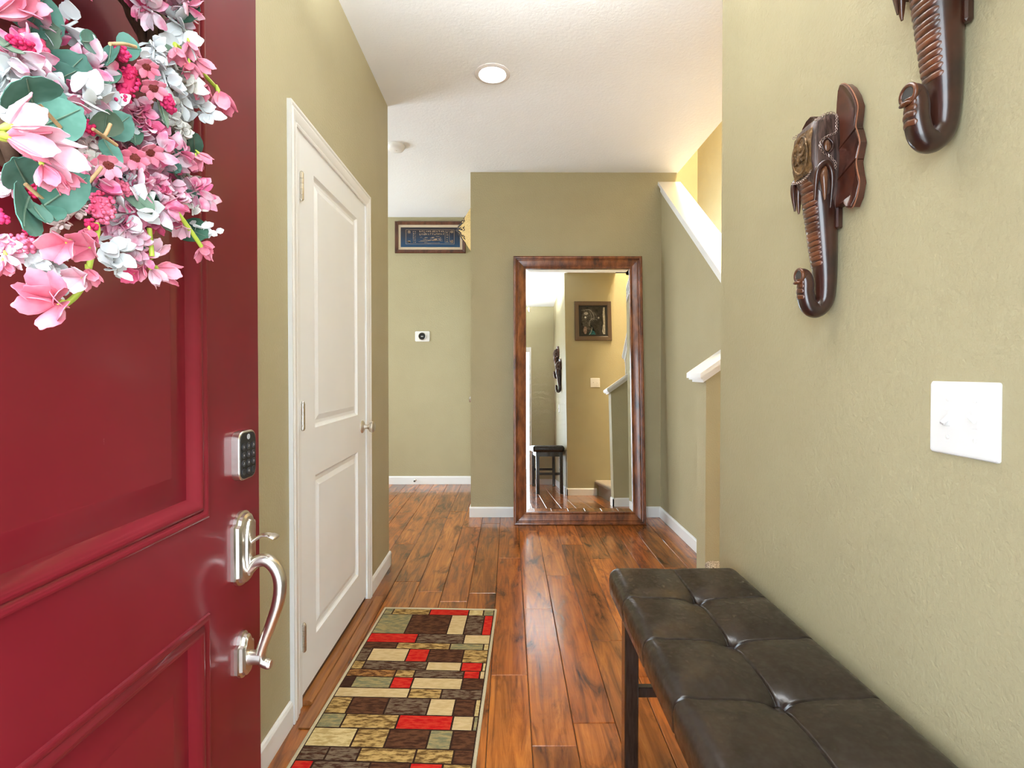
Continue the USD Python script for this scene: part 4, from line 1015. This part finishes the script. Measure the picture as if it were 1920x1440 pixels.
def stem(pts, r_=.0022, m=None, name='stem'):
    part(wr, name, tube(bez(pts, 6), r_, 7), m or stem_m, 60, world=True)

def c1(x, y, d=.10): return on_x(x / 3.79, 60 + y / 3.79, XD + d)
def c2(x, y, d=.10): return on_x(x / 3.79, 330 + y / 3.79, XD + d)
def sz(p, px): return px / 3.79 * np.linalg.norm(np.asarray(p) - CAM) / F * .9
def lf(x0, y0, x1, y1, wd, k=0, d=.12, c=c1, **kw):
    a, b = c(x0, y0, d - .01), c(x1, y1, d + .008)
    leaf(a, b, sz(a, wd), leaf_ms[k], **kw)
for q in ((700, 70, 500, 70, 110, 0), (790, 85, 800, 285, 125, 0), (825, 95, 1010, 130, 140, 0), (760, 260, 800, 410, 130, 1), (235, 515, 150, 275, 290, 0, .15), (325, 530, 445, 395, 160, 0, .13), (210, 550, 20, 565, 130, 0, .12), (275, 680, 590, 550, 240, 0, .14),
          (740, 745, 750, 525, 175, 2, .13), (755, 725, 930, 590, 170, 0, .12), (940, 640, 960, 845, 95, 1, .11), (735, 760, 865, 995, 95, 0, .13), (1140, 470, 1150, 700, 85, 2, .12), (1215, 825, 1095, 735, 105, 1, .11), (1385, 885, 1360, 685, 108, 0, .11), (1195, 935, 1275, 765, 120, 0, .11),
          (1195, 925, 1295, 1010, 95, 0, .11), (1310, 1035, 1175, 995, 60, 2, .10), (1105, 70, 1195, 175, 115, 2, .10), (195, 1090, 50, 850, 200, 0, .14), (310, 1235, 620, 1010, 215, 0, .15), (200, 1170, 90, 1410, 270, 0, .16), (215, 1200, 300, 1380, 150, 0, .155), (300, 1235, 410, 1370, 160, 0, .15),
          (930, 1120, 1075, 1315, 140, 2, .13), (1110, 1265, 1215, 1440, 85, 2, .12), (960, 1340, 1010, 1485, 90, 1, .10), (820, 1180, 1025, 1290, 120, 1, .09), (1190, 250, 1215, 420, 65, 1, .10), (1190, 255, 1265, 360, 50, 1, .10), (365, 945, 340, 1135, 80, 2, .16), (130, 160, 270, 255, 150, 2, .10), (90, 60, 0, 150, 130, 2, .12), (960, 395, 1040, 455, 80, 1, .09)):
    lf(*q[:6], d=q[6] if len(q) > 6 else .12)
for p in ([(240, 480), (330, 570), (430, 680)], [(660, 690), (750, 750), (830, 805)], [(780, 85), (880, 85), (965, 105)], [(735, 750), (760, 710), (785, 655)], [(180, 1080), (300, 1180), (380, 1180)], [(620, 1080), (690, 1000), (720, 960)]):
    stem([c1(x, y, .14) for x, y in p], .0016, twig_m, 'twig')
def bl(x, y, dx, dy, size, k=0, c=c1, d=.13, out=.5, **kw):
    """blossom at a point of the picture, its axis turned by (dx, dy) there"""
    p = c(x, y, d); q = c(x + dx, y + dy, d); ax = (q - p); ax /= np.linalg.norm(ax)
    blossom(p, ax + outward(p) * out, sz(p, size), pink_ms[k], **kw)
for q in ((1390, 190, 60, 60, 105, 0), (1345, 215, 10, 60, 100, 0), (1440, 370, 0, 60, 105, 0), (1550, 420, 30, 100, 160, 0), (1385, 880, -20, 60, 120, 0), (1410, 860, 60, 60, 100, 0), (1250, 110, 10, 60, 105, 0), (1340, 70, 10, 50, 100, 0), (230, 780, 110, 60, 250, 1), (300, 940, 30, 60, 160, 0), (60, 670, 120, -30, 230, 1), (40, 740, 120, 20, 220, 0), (390, 980, 40, 40, 150, 0)):
    bl(*q[:5], k=q[5], d=.12 if q[0] > 1000 else .17)
for q in ((650, 510, -120, 0, 190, 0), (480, 470, -80, 40, 190, 0), (620, 660, 20, 60, 130, 0), (590, 720, -90, 10, 150, 1), (430, 900, -110, 20, 230, 0), (400, 880, -60, -60, 210, 0), (1090, 570, 40, -60, 120, 1), (1070, 660, 50, 60, 130, 1), (1110, 650, 100, 40, 160, 0), (1000, 640, -20, 40, 120, 0), (960, 690, -60, 30, 110, 2), (1300, 330, -10, 80, 120, 1), (1420, 480, 40, 20, 100, 0), (1440, 500, 10, 60, 110, 0), (1090, 300, 10, 50, 110, 2), (1190, 200, 10, 60, 120, 1), (20, 600, 20, 60, 90, 0), (630, 380, -10, 60, 120, 2), (40, 560, 20, 60, 110, 1), (1260, 300, -10, 30, 80, 2)):
    bl(*q[:5], k=q[5], c=c2, d=.11 if q[0] > 900 else .14)
for x, y, dx, dy, s_ in ((1090, 390, 20, 40, 80), (1040, 240, 10, 30, 75), (1060, 850, 20, 20, 88), (960, 890, -10, 40, 84), (770, 940, 0, 40, 92), (510, 910, 40, 30, 90)):
    p = c1(x, y, .13); q = c1(x + dx, y + dy, .13); ax = q - p; ax /= np.linalg.norm(ax)
    daisy(p, ax * .6 + outward(p), sz(p, s_), pink_ms[0])
for a, b, r_, m, n in (((930, 280), (850, 480), 70, hot_m, 110), ((610, 650), (650, 700), 40, hot_m, 40), ((1165, 450), (1215, 560), 45, hot_m, 60), ((780, 1090), (890, 1130), 75, coral_m, 90), ((720, 1180), (730, 1330), 90, coral_m, 120), ((240, 1110), (270, 1150), 45, hot_m, 40), ((850, 110), (880, 190), 45, hot_m, 50), ((90, 60), (220, 110), 45, hot_m, 60)):
    p = c1(*a, .12); cluster(p, c1(*b, .12), sz(p, r_) * .8, m, 'berry_cluster', sz(p, 15) * .75, n)
for a, b, r_, m, n in (((110, 470), (210, 500), 70, coral_m, 70), ((640, 330), (650, 370), 40, hot_m, 30), ((0, 260), (10, 320), 40, hot_m, 30), ((190, 400), (250, 420), 30, hot_m, 24)):
    p = c2(*a, .12); cluster(p, c2(*b, .12), sz(p, r_) * .8, m, 'berry_cluster', sz(p, 15) * .75, n)
for a, b, m, nm, pl_, n in (((1090, 80), (1090, 190), white_m, 'white_spray', 75, 22), ((1130, 210), (1190, 390), white_m, 'white_spray', 100, 14), ((1240, 230), (1330, 420), cream_m, 'white_spray', 110, 16), ((1330, 430), (1480, 605), white_m, 'white_spray', 100, 14), ((1240, 440), (1300, 530), white_m, 'white_spray', 90, 10), ((600, 520), (820, 520), white_m, 'white_spray', 95, 18), ((1200, 590), (1320, 740), cream_m, 'white_spray', 70, 26),
                            ((30, 220), (60, 330), white_m, 'white_spray', 140, 10), ((20, 330), (20, 500), white_m, 'white_spray', 140, 10), ((570, 840), (640, 960), cream_m, 'white_spray', 90, 14), ((1330, 1000), (1400, 1110), cream_m, 'white_spray', 70, 12), ((1370, 1140), (1370, 1300), cream_m, 'white_spray', 80, 8),
                            ((960, 480), (1080, 720), pink_ms[3], 'pink_hyacinth', 85, 44), ((1060, 1020), (1180, 1160), pink_ms[3], 'pink_hyacinth', 85, 36), ((1200, 1040), (1280, 1240), pink_ms[3], 'pink_hyacinth', 85, 36), ((800, 1280), (900, 1420), pink_ms[3], 'pink_hyacinth', 90, 34), ((930, 960), (1020, 1060), pink_ms[3], 'pink_hyacinth', 80, 26), ((1020, 1090), (1110, 1220), pink_ms[3], 'pink_hyacinth', 85, 26), ((640, 830), (760, 930), pink_ms[3], 'pink_hyacinth', 85, 24), ((880, 970), (960, 1010), pink_ms[3], 'pink_hyacinth', 70, 20), ((830, 1010), (900, 1060), white_m, 'white_spray', 70, 14),
                            ((0, 1010), (100, 1110), pink_ms[3], 'pink_hyacinth', 100, 22), ((640, 1180), (400, 1390), beige_m, 'heather_spike', 45, 70), ((600, 720), (620, 830), beige_m, 'heather_spike', 45, 34)):
    p = c1(*a, .10); floret_spike(p, c1(*b, .115), sz(p, 45), m, nm, sz(p, pl_), n)
for a, b, m, nm, pl_, n in (((700, 470), (860, 560), white_m, 'white_spray', 130, 16), ((160, 580), (280, 600), white_m, 'white_spray', 85, 18), ((380, 560), (340, 680), white_m, 'white_spray', 95, 12), ((340, 690), (340, 830), white_m, 'white_spray', 100, 12), ((400, 770), (470, 800), white_m, 'white_spray', 70, 6), ((880, 380), (980, 480), pink_ms[3], 'pink_hyacinth', 85, 26), ((930, 500), (1050, 590), pink_ms[3], 'pink_hyacinth', 80, 22), ((1380, 350), (1530, 400), white_m, 'white_spray', 70, 10), ((820, 560), (820, 700), white_m, 'white_spray', 100, 8), ((0, 420), (60, 560), pink_ms[3], 'pink_hyacinth', 90, 20), ((260, 440), (330, 480), cream_m, 'white_spray', 80, 12)):
    p = c2(*a, .11); floret_spike(p, c2(*b, .115), sz(p, 45), m, nm, sz(p, pl_), n)
for p in ([(1240, 85), (1340, 170), (1430, 280), (1540, 400)],): stem([c1(x, y, .11) for x, y in p], .0026)
stem([c1(0, 735, .16), c1(110, 745, .17), c1(240, 760, .17)], .004)
for p in ([(1235, 230), (1320, 340), (1430, 500)], [(680, 330), (690, 400), (650, 560), (630, 660)], [(590, 780), (530, 860), (440, 930)], [(1060, 370), (1070, 470), (1080, 570)]):
    stem([c2(x, y, .12) for x, y in p], .0026)
# the rest of the ring, all round, as full as the part in view
for k in range(170):
    a = W.uniform(0, 2 * PI); rr = .15 + W.uniform(-.055, .034)
    x = .035 + .045 * math.sqrt(max(0, 1 - ((rr - .15) / .075) ** 2)) + W.uniform(-.012, .012)
    p = np.array([WC[0] + x, WC[1] + rr * math.cos(a), WC[2] + rr * math.sin(a)])
    if p[1] > .645: continue
    rad = np.array([0, math.cos(a), math.sin(a)]) * (rr - .15) * 9 + np.array([.7, -.3, 0]) + W.normal(0, .3, 3)
    kind = k % 10
    if kind in (0, 1, 2): leaf(p, p + rad / np.linalg.norm(rad) * W.uniform(.035, .055), W.uniform(.028, .042), leaf_ms[W.randint(3)])
    elif kind in (3, 4): blossom(p, rad, W.uniform(.024, .034), pink_ms[W.randint(3)])
    elif kind == 5: floret_spike(p, p + rad / np.linalg.norm(rad) * .05, .012, white_m, 'white_spray', .024, 14)
    elif kind == 6: cluster(p, p + W.normal(0, .012, 3), .015, hot_m if k % 20 == 6 else coral_m, 'berry_cluster', .0032, 44)
    else: floret_spike(p, p + rad / np.linalg.norm(rad) * .045, .014, pink_ms[3], 'pink_hyacinth', .021, 24)
